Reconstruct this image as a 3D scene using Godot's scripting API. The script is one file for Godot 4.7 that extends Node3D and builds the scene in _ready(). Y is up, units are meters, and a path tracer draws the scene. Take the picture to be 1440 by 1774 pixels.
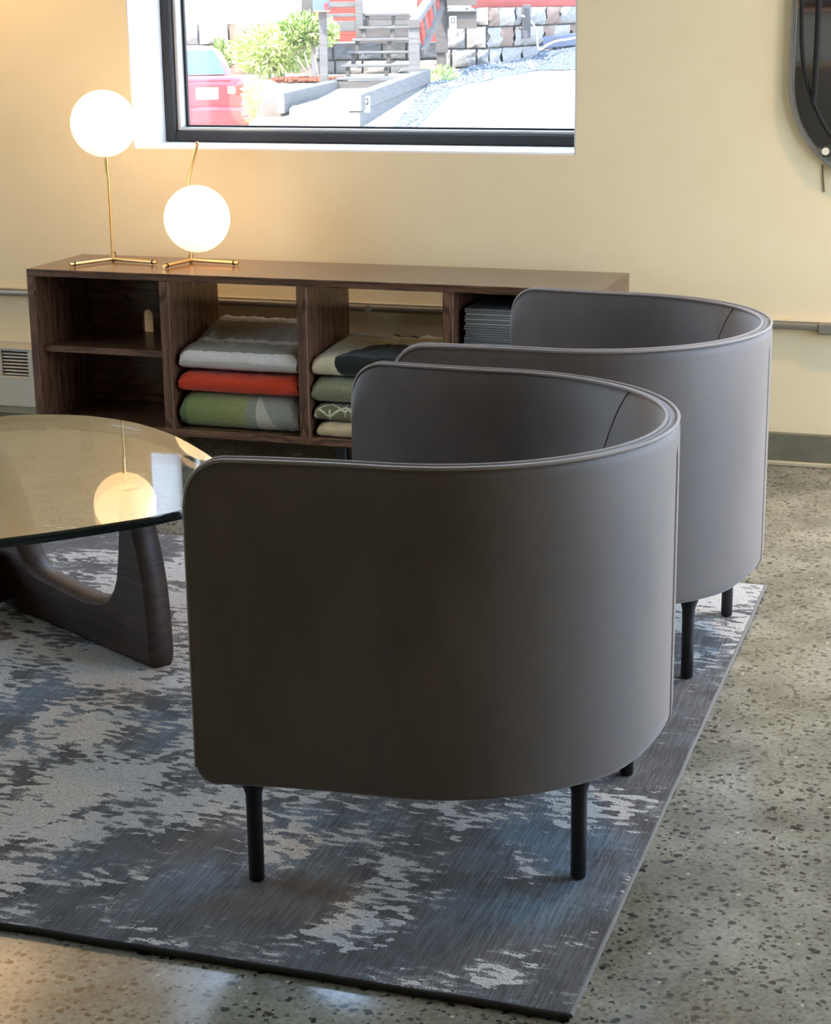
extends Node3D
# A furniture showroom corner: two velvet tub chairs on a rug, a glass coffee table, a low walnut sideboard under a window.

const CAM := Vector3(0.6251, 1.3384, 5.3628)
const FWD := Vector3(-0.31160, -0.26859, -0.91146)
const RIGHT := Vector3(0.94724, -0.01198, -0.32030)
const UPV := Vector3(-0.07511, 0.96318, -0.25815)
const FOCAL := 3147.7
const YAW := 0.3294

var taken := {}
var mats := {}
var bases := {}
var rng := RandomNumberGenerator.new()


# ---------------------------------------------------------------- nodes
func numbered(called: String) -> String:
	taken[called] = taken.get(called, 0) + 1
	return called if taken[called] == 1 else "%s_%03d" % [called, taken[called] - 1]


func tag(o: Node3D, label := "", category := "", group := "", kind := "") -> Node3D:
	for kv in [["label", label], ["category", category], ["group", group], ["kind", kind]]:
		if kv[1] != "":
			o.set_meta(kv[0], kv[1])
	return o


func thing(called: String, label: String, category: String, at := Vector3.ZERO, turn := 0.0, group := "") -> Node3D:
	var o := Node3D.new()
	o.name = numbered(called)
	add_child(o)
	o.position = at
	o.rotation.y = turn
	tag(o, label, category, group)
	return o


func struct(called: String) -> Node3D:
	var o := Node3D.new()
	o.name = called
	add_child(o)
	o.set_meta("kind", "structure")
	return o


func part(parent: Node, called: String, st: SurfaceTool, m: Material, label := "") -> MeshInstance3D:
	st.generate_normals()
	return part_mesh(parent, called, st.commit(), m, label)


func part_mesh(parent: Node, called: String, mesh: Mesh, m: Material, label := "") -> MeshInstance3D:
	var o := MeshInstance3D.new()
	o.name = called
	o.mesh = mesh
	o.material_override = m
	parent.add_child(o, true)
	if label != "":
		o.set_meta("label", label)
	return o


func solo(called: String, st: SurfaceTool, m: Material, label: String, category: String, group := "", at := Vector3.ZERO) -> MeshInstance3D:
	var o := part(self, numbered(called), st, m)
	o.position = at
	tag(o, label, category, group)
	return o


# ---------------------------------------------------------------- meshes
func mb() -> SurfaceTool:
	var st := SurfaceTool.new()
	st.begin(Mesh.PRIMITIVE_TRIANGLES)
	st.set_smooth_group(-1)
	return st


func v(st: SurfaceTool, p: Vector3, uv := Vector2.ZERO) -> void:
	st.set_uv(uv)
	st.add_vertex(p)


func tri(st: SurfaceTool, a: Vector3, b: Vector3, c: Vector3, mid: Vector3) -> void:
	if (b - a).cross(c - a).dot((a + b + c) / 3.0 - mid) > 0:
		v(st, a); v(st, c); v(st, b)
	else:
		v(st, a); v(st, b); v(st, c)


func quad(st: SurfaceTool, a: Vector3, b: Vector3, c: Vector3, d: Vector3, mid: Vector3) -> void:
	tri(st, a, b, c, mid)
	tri(st, a, c, d, mid)


func box(st: SurfaceTool, c: Vector3, s: Vector3, b := 0.0, turn := Basis.IDENTITY) -> void:
	var h := s / 2.0
	b = minf(b, minf(h.x, minf(h.y, h.z)) * 0.9)
	var p := func(x: float, y: float, z: float) -> Vector3: return c + turn * Vector3(x, y, z)
	for sg in [-1.0, 1.0]:
		quad(st, p.call(sg * h.x, -(h.y - b), -(h.z - b)), p.call(sg * h.x, h.y - b, -(h.z - b)), p.call(sg * h.x, h.y - b, h.z - b), p.call(sg * h.x, -(h.y - b), h.z - b), c)
		quad(st, p.call(-(h.x - b), sg * h.y, -(h.z - b)), p.call(h.x - b, sg * h.y, -(h.z - b)), p.call(h.x - b, sg * h.y, h.z - b), p.call(-(h.x - b), sg * h.y, h.z - b), c)
		quad(st, p.call(-(h.x - b), -(h.y - b), sg * h.z), p.call(h.x - b, -(h.y - b), sg * h.z), p.call(h.x - b, h.y - b, sg * h.z), p.call(-(h.x - b), h.y - b, sg * h.z), c)
	if b <= 0.0:
		return
	for i in [-1.0, 1.0]:
		for j in [-1.0, 1.0]:
			quad(st, p.call(i * h.x, j * (h.y - b), -(h.z - b)), p.call(i * h.x, j * (h.y - b), h.z - b), p.call(i * (h.x - b), j * h.y, h.z - b), p.call(i * (h.x - b), j * h.y, -(h.z - b)), c)
			quad(st, p.call(i * h.x, -(h.y - b), j * (h.z - b)), p.call(i * h.x, h.y - b, j * (h.z - b)), p.call(i * (h.x - b), h.y - b, j * h.z), p.call(i * (h.x - b), -(h.y - b), j * h.z), c)
			quad(st, p.call(-(h.x - b), i * h.y, j * (h.z - b)), p.call(h.x - b, i * h.y, j * (h.z - b)), p.call(h.x - b, i * (h.y - b), j * h.z), p.call(-(h.x - b), i * (h.y - b), j * h.z), c)
			for k in [-1.0, 1.0]:
				tri(st, p.call(i * h.x, j * (h.y - b), k * (h.z - b)), p.call(i * (h.x - b), j * h.y, k * (h.z - b)), p.call(i * (h.x - b), j * (h.y - b), k * h.z), c)


func bx(x0: float, x1: float, y0: float, y1: float, z0: float, z1: float, b := 0.0) -> SurfaceTool:
	var st := mb()
	box(st, Vector3(x0 + x1, y0 + y1, z0 + z1) / 2.0, Vector3(x1 - x0, y1 - y0, z1 - z0), b)
	return st


# rows of points joined by quads, smooth; uvs as wide as asked
func grid(st: SurfaceTool, rows: Array, closed := false, uvs: Array = []) -> void:
	st.set_smooth_group(1)
	var n: int = rows[0].size()
	for i in rows.size() - 1:
		for j in (n if closed else n - 1):
			var k := (j + 1) % n
			var q: Array = [[i, j], [i + 1, j], [i + 1, k], [i, j], [i + 1, k], [i, k]]
			for e in q:
				var uv := Vector2(float(e[1]) / n, float(e[0]) / rows.size())
				if not uvs.is_empty():
					uv = uvs[e[0]][e[1]]
				v(st, rows[e[0]][e[1]], uv)
	st.set_smooth_group(-1)


func fan(st: SurfaceTool, ring: Array, away: Vector3) -> void:
	var c := Vector3.ZERO
	for q in ring:
		c += q
	c /= ring.size()
	for i in ring.size():
		tri(st, c, ring[i], ring[(i + 1) % ring.size()], c - away)


func tube(st: SurfaceTool, pts: Array, r: float, seg := 10, caps := true, r1 := -1.0) -> void:
	var rows := []
	var side := Vector3.ZERO
	for i in pts.size():
		var t: Vector3 = (pts[mini(i + 1, pts.size() - 1)] - pts[maxi(i - 1, 0)]).normalized()
		if side == Vector3.ZERO:
			side = t.cross(Vector3.UP if absf(t.y) < 0.9 else Vector3.RIGHT).normalized()
		side = (side - t * side.dot(t)).normalized()
		var over := t.cross(side)
		var rr := r if r1 < 0.0 else lerpf(r, r1, float(i) / (pts.size() - 1))
		var ring := []
		for k in seg:
			var a := TAU * k / seg
			ring.append(pts[i] + (side * cos(a) + over * sin(a)) * rr)
		rows.append(ring)
	grid(st, rows, true)
	if caps:
		fan(st, rows[0], pts[0] - pts[1])
		fan(st, rows[-1], pts[-1] - pts[-2])


func lathe(st: SurfaceTool, prof: Array, seg := 24, at := Vector3.ZERO) -> void:
	var rows := []
	for q in prof:
		var ring := []
		for k in seg:
			var a := TAU * k / seg
			ring.append(at + Vector3(cos(a) * q.x, q.y, sin(a) * q.x))
		rows.append(ring)
	grid(st, rows, true)
	fan(st, rows[0], Vector3.DOWN)
	fan(st, rows[-1], Vector3.UP)


# polygon (2D) pushed along a third axis, with chamfered rims
func prism(st: SurfaceTool, poly: PackedVector2Array, h0: float, h1: float, bev: float, o: Vector3, ax: Vector3, ay: Vector3, az: Vector3) -> void:
	if not Geometry2D.is_polygon_clockwise(poly):
		poly.reverse()
	var n := poly.size()
	var inner := PackedVector2Array()
	for i in n:
		var a := (poly[i] - poly[(i + n - 1) % n]).normalized()
		var b := (poly[(i + 1) % n] - poly[i]).normalized()
		var m := (a + b).normalized()
		inner.append(poly[i] - Vector2(-m.y, m.x) * bev * -1.0)
	var test := 0.0
	for i in n:
		test += inner[i].cross(inner[(i + 1) % n]) - poly[i].cross(poly[(i + 1) % n])
	if absf(test) > 0.0 and (test > 0.0) == (Geometry2D.is_polygon_clockwise(poly)) and false:
		pass
	# the smaller of the two offsets is the inner one
	if absf(area(inner)) > absf(area(poly)):
		for i in n:
			inner[i] = poly[i] * 2.0 - inner[i]
	var lift := func(q: Vector2, h: float) -> Vector3: return o + ax * q.x + ay * q.y + az * h
	var rows := []
	for e in ([[inner, h0], [poly, h0 + bev], [poly, h1 - bev], [inner, h1]] if bev > 0.0 else [[poly, h0], [poly, h1]]):
		var ring := []
		for q in e[0]:
			ring.append(lift.call(q, e[1]))
		rows.append(ring)
	grid(st, rows, true)
	var cap := inner if bev > 0.0 else poly
	var ids := Geometry2D.triangulate_polygon(cap)
	for i in range(0, ids.size(), 3):
		for h in [h0, h1]:
			var a: Vector3 = lift.call(cap[ids[i]], h)
			tri(st, a, lift.call(cap[ids[i + 1]], h), lift.call(cap[ids[i + 2]], h), a - az * (1.0 if h == h1 else -1.0) * (1.0 if h1 > h0 else -1.0))


func area(p: PackedVector2Array) -> float:
	var s := 0.0
	for i in p.size():
		s += p[i].cross(p[(i + 1) % p.size()])
	return s / 2.0


func smooth_loop(pts: Array, per := 6) -> PackedVector2Array:
	var out := PackedVector2Array()
	var n := pts.size()
	for i in n:
		for k in per:
			out.append(pts[i].cubic_interpolate(pts[(i + 1) % n], pts[(i + n - 1) % n], pts[(i + 2) % n], float(k) / per))
	return out


func smooth_line(pts: Array, per := 6) -> Array:
	var out := []
	for i in pts.size() - 1:
		for k in per:
			out.append(pts[i].cubic_interpolate(pts[i + 1], pts[maxi(i - 1, 0)], pts[mini(i + 2, pts.size() - 1)], float(k) / per))
	out.append(pts[-1])
	return out


# ---------------------------------------------------------------- materials
func srgb(r: float, g: float, b: float) -> Color:
	return Color(r / 255.0, g / 255.0, b / 255.0)


func mat(key: String, c: Color, rough := 0.8, metal := 0.0) -> StandardMaterial3D:
	if mats.has(key):
		return mats[key]
	var m := StandardMaterial3D.new()
	m.resource_name = key
	m.albedo_color = c
	m.roughness = rough
	m.metallic = metal
	mats[key] = m
	return m


func noise(freq: float, sd: int, oct := 4, type := FastNoiseLite.TYPE_SIMPLEX_SMOOTH) -> FastNoiseLite:
	var n := FastNoiseLite.new()
	n.noise_type = type
	n.seed = sd
	n.frequency = freq
	n.fractal_octaves = oct
	if oct == 1:
		n.fractal_type = FastNoiseLite.FRACTAL_NONE
	return n


func image_mat(key: String, im: Image, rough: float, triplanar := Vector3.ZERO, world := false) -> StandardMaterial3D:
	var m := mat(key, Color.WHITE, rough)
	m.albedo_texture = ImageTexture.create_from_image(im)
	if triplanar != Vector3.ZERO:
		m.uv1_triplanar = true
		m.uv1_world_triplanar = world
		m.uv1_scale = triplanar
		m.uv1_triplanar_sharpness = 4.0
	return m


# noise blended between colours, tiling is hidden by its scale
func mottled(key: String, size: int, freq: float, sd: int, cols: Array, rough: float, triplanar: Vector3, stretch := Vector2.ONE, fine := 0.0) -> StandardMaterial3D:
	var n := noise(freq, sd, 4)
	var im := Image.create(size, size, false, Image.FORMAT_RGB8)
	var rg := RandomNumberGenerator.new()
	rg.seed = sd
	for y in size:
		for x in size:
			# blend across the seam so that the tile repeats cleanly
			var t := float(x) / size
			var s := float(y) / size
			var a := n.get_noise_2d(x * stretch.x, y * stretch.y)
			var b := n.get_noise_2d((x - size) * stretch.x, y * stretch.y)
			var c := n.get_noise_2d(x * stretch.x, (y - size) * stretch.y)
			var d := n.get_noise_2d((x - size) * stretch.x, (y - size) * stretch.y)
			var q := clampf(lerpf(lerpf(a, b, t), lerpf(c, d, t), s) * 1.1 + 0.5 + (rg.randf() - 0.5) * fine, 0.0, 0.999) * (cols.size() - 1)
			var k := int(q)
			var col: Color = cols[k]
			im.set_pixel(x, y, col.lerp(cols[k + 1], q - k))
	return image_mat(key, im, rough, triplanar)


func wood(key: String, along_v: bool, c0: Color, c1: Color, c2: Color, rough := 0.38) -> StandardMaterial3D:
	var size := 512
	var big := noise(0.010, 5, 3)
	var fine := noise(0.03, 9, 4)
	var im := Image.create(size, size, false, Image.FORMAT_RGB8)
	for y in size:
		for x in size:
			var u := float(y if along_v else x)
			var w := float(x if along_v else y)
			u = minf(u, size - u) # mirrored halves make the tile close
			w = minf(w, size - w)
			var bend := big.get_noise_2d(u * 0.35, w * 1.2) * 26.0
			var g := fine.get_noise_2d(u * 0.10, (w + bend) * 2.6)
			var g2 := fine.get_noise_2d(u * 0.25 + 900.0, w * 9.0)
			var q := clampf(0.5 + g * 0.75 + g2 * 0.22, 0.0, 1.0)
			im.set_pixel(x, y, c0.lerp(c1, clampf(q * 2.0, 0.0, 1.0)).lerp(c2, clampf(q * 2.0 - 1.0, 0.0, 1.0)))
	return image_mat(key, im, rough, Vector3(1.6, 1.6, 1.6))


func cloth_mat(key: String, w: int, h: int, f: Callable, relief := 0.1) -> StandardMaterial3D:
	var im := Image.create(w, h, false, Image.FORMAT_RGB8)
	var hm := Image.create(w, h, false, Image.FORMAT_L8)
	var rg := RandomNumberGenerator.new()
	rg.seed = hash(key)
	for y in h:
		for x in w:
			var c: Color = f.call(float(x) / w, float(y) / h)
			var g := rg.randf()
			var k := 0.92 + 0.16 * g
			im.set_pixel(x, y, Color(c.r * k, c.g * k, c.b * k))
			hm.set_pixel(x, y, Color(g, g, g))
	var m := image_mat(key, im, 0.95)
	m.metallic_specular = 0.2
	m.heightmap_enabled = true
	m.heightmap_texture = ImageTexture.create_from_image(hm)
	m.heightmap_scale = relief
	m.rim_enabled = true
	m.rim = 0.3
	m.rim_tint = 0.6
	return m


func rug_mat(w: int, h: int, sx: float, sz: float, x0: float, z0: float) -> StandardMaterial3D:
	# pattern of the weave: dark streaked ground, washes of blue, raised pale loops
	var n_band := noise(0.006, 21, 4).get_image(w, h).get_data()
	var rag_im := noise(0.065, 22, 4).get_image(w * 2 / 5, h)
	rag_im.resize(w, h, Image.INTERPOLATE_BILINEAR)
	rag_im.convert(Image.FORMAT_L8)
	var n_rag := rag_im.get_data()
	var n_wash := noise(0.0055, 23, 3).get_image(w, h).get_data()
	var n_tone := noise(0.011, 24, 4).get_image(w, h).get_data()
	var n_dash := noise(0.02, 25, 3)
	var rg := RandomNumberGenerator.new()
	rg.seed = 77
	# x, z, radius, amount of pale loops
	var pale := [[-0.97, 2.81, .17, .34], [-0.80, 2.74, .15, .32], [-0.62, 2.70, .13, .26], [-0.82, 3.06, .12, .36], [-0.36, 2.66, .14, .16], [-0.29, 2.90, .10, .14], [-0.24, 3.06, .07, .34], [0.0, 3.13, .07, .26], [-0.05, 2.64, .10, .16], [-1.3, 2.5, .35, .2], [-1.3, 1.75, .45, .36], [-0.95, 2.1, .3, .22], [0.04, 1.4, .18, .42], [0.06, 1.9, .1, .16], [-1.9, 2.6, .4, .2], [-0.7, 1.5, .4, .2],
		[0.0, 2.95, .16, -.22], [-0.45, 3.1, .15, -.2], [-0.6, 2.95, .12, -.16], [0.05, 2.3, .25, -.14], [-0.1, 3.02, .1, -.25]]
	var blue := [[-0.92, 2.79, .09, .8], [-0.90, 2.93, .10, .8], [-0.73, 2.99, .10, .55], [-0.54, 2.99, .09, .9], [-0.41, 2.89, .07, .6], [-0.38, 2.77, .10, .9], [-0.07, 2.83, .13, .75], [0.02, 2.96, .09, .5], [-0.13, 2.67, .10, .6], [0.05, 2.66, .07, .5], [-1.17, 2.54, .18, .9], [-0.86, 2.47, .14, .6], [-1.15, 2.35, .2, .5], [0.05, 1.7, .10, .8], [-1.7, 2.2, .3, .6], [-0.3, 2.3, .2, .5], [-0.5, 2.72, .08, .6]]
	var bw := w / 8
	var bh := h / 8
	var pmap := PackedFloat32Array()
	var bmap := PackedFloat32Array()
	pmap.resize((bw + 2) * (bh + 2))
	bmap.resize((bw + 2) * (bh + 2))
	for j in bh + 2:
		for i in bw + 2:
			var wx := x0 + sx * i / bw
			var wz := z0 + sz * j / bh
			var a := 0.0
			var b := 0.0
			for q in pale:
				var d2: float = (pow(wx - q[0], 2) + pow(wz - q[1], 2)) / (q[2] * q[2])
				if d2 < 6.0: a += q[3] * exp(-d2)
			for q in blue:
				var d2: float = (pow(wx - q[0], 2) + pow(wz - q[1], 2)) / (q[2] * q[2])
				if d2 < 6.0: b += q[3] * exp(-d2)
			pmap[j * (bw + 2) + i] = a
			bmap[j * (bw + 2) + i] = minf(b, 1.0)
	# streaks run along z (rows): one tone for each column, broken into dashes
	var col := PackedByteArray()
	col.resize(w * h * 3)
	var hi := PackedByteArray()
	hi.resize(w * h)
	var streak := PackedFloat32Array()
	var left := PackedInt32Array()
	streak.resize(w)
	left.resize(w)
	var k := 0
	for y in h:
		var j0 := (y >> 3) * (bw + 2)
		for x in w:
			if left[x] <= 0:
				left[x] = rg.randi_range(8, 46)
				streak[x] = rg.randf()
			left[x] -= 1
			var m := j0 + (x >> 3)
			var rag := n_rag[k] / 255.0 - 0.5
			var chip := rg.randf()
			var band := n_band[k] / 255.0 - 0.51 + pmap[m] + rag * 0.92 + (chip - 0.5) * 0.05
			var st: float = streak[x]
			var tone := n_tone[k] / 255.0
			var r := 66.0 + 34.0 * tone + 34.0 * (st - 0.5)
			var g := 64.0 + 34.0 * tone + 34.0 * (st - 0.5)
			var b := 61.0 + 35.0 * tone + 34.0 * (st - 0.5)
			var wash := clampf((n_wash[k] / 255.0 - 0.5) * 2.2 + bmap[m] * 1.05 + rag * 0.9 + (st - 0.5) * 0.5, 0.0, 1.0) * 0.62 * clampf(0.3 + bmap[m], 0.0, 1.0)
			r += (78.0 + 40.0 * st - r) * wash
			g += (104.0 + 40.0 * st - g) * wash
			b += (124.0 + 40.0 * st - b) * wash
			var up := 70.0 + st * 50.0
			if band > 0.2:
				var gr := 0.80 + 0.30 * chip
				if chip < 0.06 + 0.5 * maxf(0.0, 0.26 - band): gr = 0.62
				r = 198.0 * gr
				g = 197.0 * gr
				b = 190.0 * gr
				up = 175.0 + 80.0 * chip
			elif band > 0.17:
				r *= 0.62
				g *= 0.62
				b *= 0.62
				up = 20.0
			elif band > 0.05 and tone > 0.42:
				var q := 0.55
				r += (140.0 + 30.0 * st - r) * q
				g += (140.0 + 30.0 * st - g) * q
				b += (138.0 + 30.0 * st - b) * q
			col[k * 3] = int(clampf(r, 0, 255))
			col[k * 3 + 1] = int(clampf(g, 0, 255))
			col[k * 3 + 2] = int(clampf(b, 0, 255))
			hi[k] = int(clampf(up, 0, 255))
			k += 1
	var mt := mat("rug", Color.WHITE, 0.85)
	mt.metallic_specular = 0.35
	mt.albedo_texture = ImageTexture.create_from_image(Image.create_from_data(w, h, false, Image.FORMAT_RGB8, col))
	mt.heightmap_enabled = true
	mt.heightmap_texture = ImageTexture.create_from_image(Image.create_from_data(w, h, false, Image.FORMAT_L8, hi))
	mt.heightmap_scale = 0.32
	mt.rim_enabled = true
	mt.rim = 0.25
	mt.rim_tint = 0.3
	return mt


func floor_mat() -> StandardMaterial3D:
	var size := 1536
	var rg := RandomNumberGenerator.new()
	rg.seed = 31
	var n1 := noise(0.004, 41, 4)
	n1.fractal_gain = 0.55
	var a := n1.get_seamless_image(size, size).get_data()
	var b := noise(0.08, 42, 3).get_seamless_image(size, size).get_data()
	var col := PackedByteArray()
	col.resize(size * size * 3)
	for k in size * size:
		var t := (a[k] - 127) * 0.20 + (b[k] - 127) * 0.16
		col[k * 3] = int(clampf(136 + t, 0, 255))
		col[k * 3 + 1] = int(clampf(134 + t, 0, 255))
		col[k * 3 + 2] = int(clampf(118 + t * 0.95, 0, 255))
	# aggregate: dark chips, mid chips, a few white ones
	for i in 19000:
		var cx := rg.randi_range(0, size - 1)
		var cy := rg.randi_range(0, size - 1)
		var big := rg.randf()
		var ra := 1.4 + 5.4 * big * big * big
		var rb := ra * rg.randf_range(0.45, 0.9)
		var an := rg.randf() * PI
		var kind := rg.randf()
		var tone := rg.randf_range(30, 60)
		var mix := rg.randf_range(0.55, 0.95)
		if kind > 0.72:
			tone = rg.randf_range(84, 120)
			mix = 0.6
		if kind > 0.97:
			tone = 210.0
			ra *= 0.5
			rb = ra
			mix = 0.9
		var e1 := rg.randf() * TAU
		var ca := cos(an)
		var sa := sin(an)
		var R := int(ceil(ra * 1.3))
		for dy in range(-R, R + 1):
			for dx in range(-R, R + 1):
				var u := (dx * ca + dy * sa) / ra
				var w := (-dx * sa + dy * ca) / rb
				var edge := 1.0 + 0.25 * sin(3.0 * atan2(w, u) + e1)
				if u * u + w * w < edge:
					var k := (posmod(cy + dy, size) * size + posmod(cx + dx, size)) * 3
					col[k] = int(lerpf(col[k], tone * 1.04, mix))
					col[k + 1] = int(lerpf(col[k + 1], tone, mix))
					col[k + 2] = int(lerpf(col[k + 2], tone * 0.86, mix))
	var m := image_mat("polished_concrete", Image.create_from_data(size, size, false, Image.FORMAT_RGB8, col), 0.25, Vector3.ONE / 1.62, true)
	m.metallic_specular = 0.75
	# polish is uneven
	var rn := NoiseTexture2D.new()
	rn.noise = noise(0.006, 43, 3)
	rn.width = 512
	rn.height = 512
	rn.seamless = true
	rn.normalize = true
	var gd := Gradient.new()
	gd.set_color(0, Color(0.13, 0.13, 0.085))
	gd.set_color(1, Color(0.30, 0.30, 0.30))
	rn.color_ramp = gd
	m.roughness = 1.0
	m.roughness_texture = rn
	return m


func pane_mat(key: String, alpha: float) -> StandardMaterial3D:
	var m := mat(key, Color(0.93, 0.97, 0.95, alpha), 0.02)
	m.transparency = BaseMaterial3D.TRANSPARENCY_ALPHA
	return m


# ---------------------------------------------------------------- outdoors: a point along a pixel's ray, its distance from what the thing stands on
func px(x: float, y: float, d: float) -> Vector3:
	var ray := FWD + RIGHT * ((x - 720.0) / FOCAL) - UPV * ((y - 887.0) / FOCAL)
	var bas := Basis(Vector3.UP, YAW)
	var q := bas.inverse() * ray
	var t := d / -q.z
	return Vector3(q.x * t, CAM.y + q.y * t, -d)


func out_thing(called: String, label: String, category: String, base: Vector3, group := "") -> Node3D:
	var bas := Basis(Vector3.UP, YAW)
	var o := thing(called, label, category, Vector3(CAM.x, 0, CAM.z) + bas * base, YAW, group)
	bases[o] = base
	return o


func base_of(o: Node) -> Vector3:
	while not bases.has(o):
		o = o.get_parent()
	return bases[o]


func out_box(o: Node3D, called: String, x0: float, y0: float, x1: float, y1: float, d: float, thick: float, m: Material, bev := 0.008, label := "") -> MeshInstance3D:
	var a := px(x0, y1, d) - base_of(o)
	var b := px(x1, y0, d) - base_of(o)
	var st := mb()
	box(st, Vector3((a.x + b.x) / 2, (a.y + b.y) / 2, a.z - thick / 2), Vector3(absf(b.x - a.x), absf(b.y - a.y), thick), bev)
	return part(o, called, st, m, label)


func out_beam(o: Node3D, called: String, a: Vector3, b: Vector3, w: float, h: float, m: Material) -> MeshInstance3D:
	var f := (b - a).normalized()
	var s := f.cross(Vector3.UP if absf(f.y) < 0.95 else Vector3.RIGHT).normalized()
	var bas := Basis(s, s.cross(f) * -1.0, f)
	var st := mb()
	box(st, (a + b) / 2 - base_of(o), Vector3(w, h, a.distance_to(b)), 0.008, bas)
	return part(o, called, st, m)


# ================================================================ build
func _ready() -> void:
	rng.seed = 12
	light_and_camera()
	make_materials()
	room()
	rug()
	chairs()
	coffee_table()
	sideboard()
	blankets()
	globe_lamps()
	wall_things()
	ceiling_things()
	rear_room()
	outdoors()


func light_and_camera() -> void:
	var cam := Camera3D.new()
	cam.name = "camera"
	cam.fov = 31.475
	cam.near = 0.05
	cam.far = 400.0
	cam.transform = Transform3D(Basis(RIGHT, UPV, -FWD).orthonormalized(), CAM)
	cam.current = true
	add_child(cam)
	var env := Environment.new()
	env.background_mode = Environment.BG_SKY
	var sky := Sky.new()
	var sm := ProceduralSkyMaterial.new()
	sm.sky_top_color = Color(0.66, 0.77, 0.92)
	sm.sky_horizon_color = Color(0.88, 0.93, 0.98)
	sm.ground_horizon_color = Color(0.62, 0.62, 0.60)
	sm.ground_bottom_color = Color(0.42, 0.41, 0.40)
	sm.sun_angle_max = 12.0
	sky.sky_material = sm
	env.sky = sky
	env.background_energy_multiplier = 3.6
	env.tonemap_mode = Environment.TONE_MAPPER_LINEAR
	env.tonemap_exposure = 2.8
	env.sdfgi_enabled = true
	env.ssao_enabled = true
	env.ssil_enabled = true
	var we := WorldEnvironment.new()
	we.name = "environment"
	we.environment = env
	add_child(we)
	var sun := DirectionalLight3D.new()
	sun.name = "sun"
	sun.light_color = Color(1.0, 0.96, 0.9)
	sun.light_energy = 1.8
	sun.light_angular_distance = 0.53
	sun.shadow_enabled = true
	add_child(sun)
	sun.look_at_from_position(Vector3.ZERO, -Vector3(-0.15, 0.75, 0.64))


func make_materials() -> void:
	mottled("wall_paint", 256, 0.02, 3, [srgb(233, 215, 171), srgb(236, 219, 177)], 0.75, Vector3(1, 1, 1), Vector2.ONE, 0.3)
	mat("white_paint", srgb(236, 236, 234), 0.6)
	mat("ceiling_paint", srgb(168, 166, 160), 0.9)
	mat("black_frame", srgb(34, 34, 34), 0.5)
	mat("bead", srgb(205, 205, 200), 0.35, 0.3)
	mat("gasket", srgb(18, 18, 18), 0.7)
	mat("black_metal", srgb(20, 20, 21), 0.42)
	mat("brass", srgb(222, 188, 128), 0.34, 1.0)
	mat("dark_rubber", srgb(24, 20, 18), 0.7)
	mat("steel", srgb(150, 146, 132), 0.45, 0.6)
	mat("heater_paint", srgb(196, 190, 170), 0.5)
	mottled("baseboard_band", 128, 0.05, 8, [srgb(104, 100, 82), srgb(116, 112, 92)], 0.6, Vector3(2, 2, 2), Vector2.ONE, 0.2)
	mottled("curb", 128, 0.05, 18, [srgb(176, 164, 132), srgb(192, 180, 148)], 0.6, Vector3(2, 2, 2), Vector2.ONE, 0.2)
	wood("walnut", false, srgb(58, 40, 30), srgb(94, 67, 50), srgb(122, 90, 68), 0.2)
	wood("walnut_upright", true, srgb(58, 40, 30), srgb(94, 67, 50), srgb(122, 90, 68), 0.2)
	wood("table_walnut", false, srgb(34, 25, 20), srgb(56, 42, 34), srgb(76, 58, 47), 0.5)
	var vm := mottled("velvet", 256, 0.012, 15, [srgb(70, 59, 51), srgb(92, 79, 70)], 0.6, Vector3(2.2, 2.2, 2.2), Vector2(1, 0.5), 0.5)
	vm.metallic_specular = 0.75
	vm.rim_enabled = true
	vm.rim = 1.0
	vm.rim_tint = 0.0
	var pm := mat("piping", srgb(150, 140, 132), 0.6)  # paler than the velvet: backlit sheen of the rim put into the colour
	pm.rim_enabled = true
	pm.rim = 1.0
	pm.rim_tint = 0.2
	pane_mat("window_pane", 0.03)
	var tg := pane_mat("table_glass", 0.16)
	tg.albedo_color = Color(0.26, 0.36, 0.28, 0.22)
	var ge := mat("glass_edge", srgb(10, 26, 24), 0.08)
	ge.metallic_specular = 0.6
	var gl := mat("globe_glow", srgb(255, 250, 240), 0.3)
	gl.emission_enabled = true
	gl.emission = Color(1.0, 0.78, 0.50)
	gl.emission_energy_multiplier = 1.1
	mat("mirror_silver", srgb(226, 230, 228), 0.03, 1.0)
	mat("mirror_rim", srgb(150, 148, 138), 0.35, 0.5)


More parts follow.
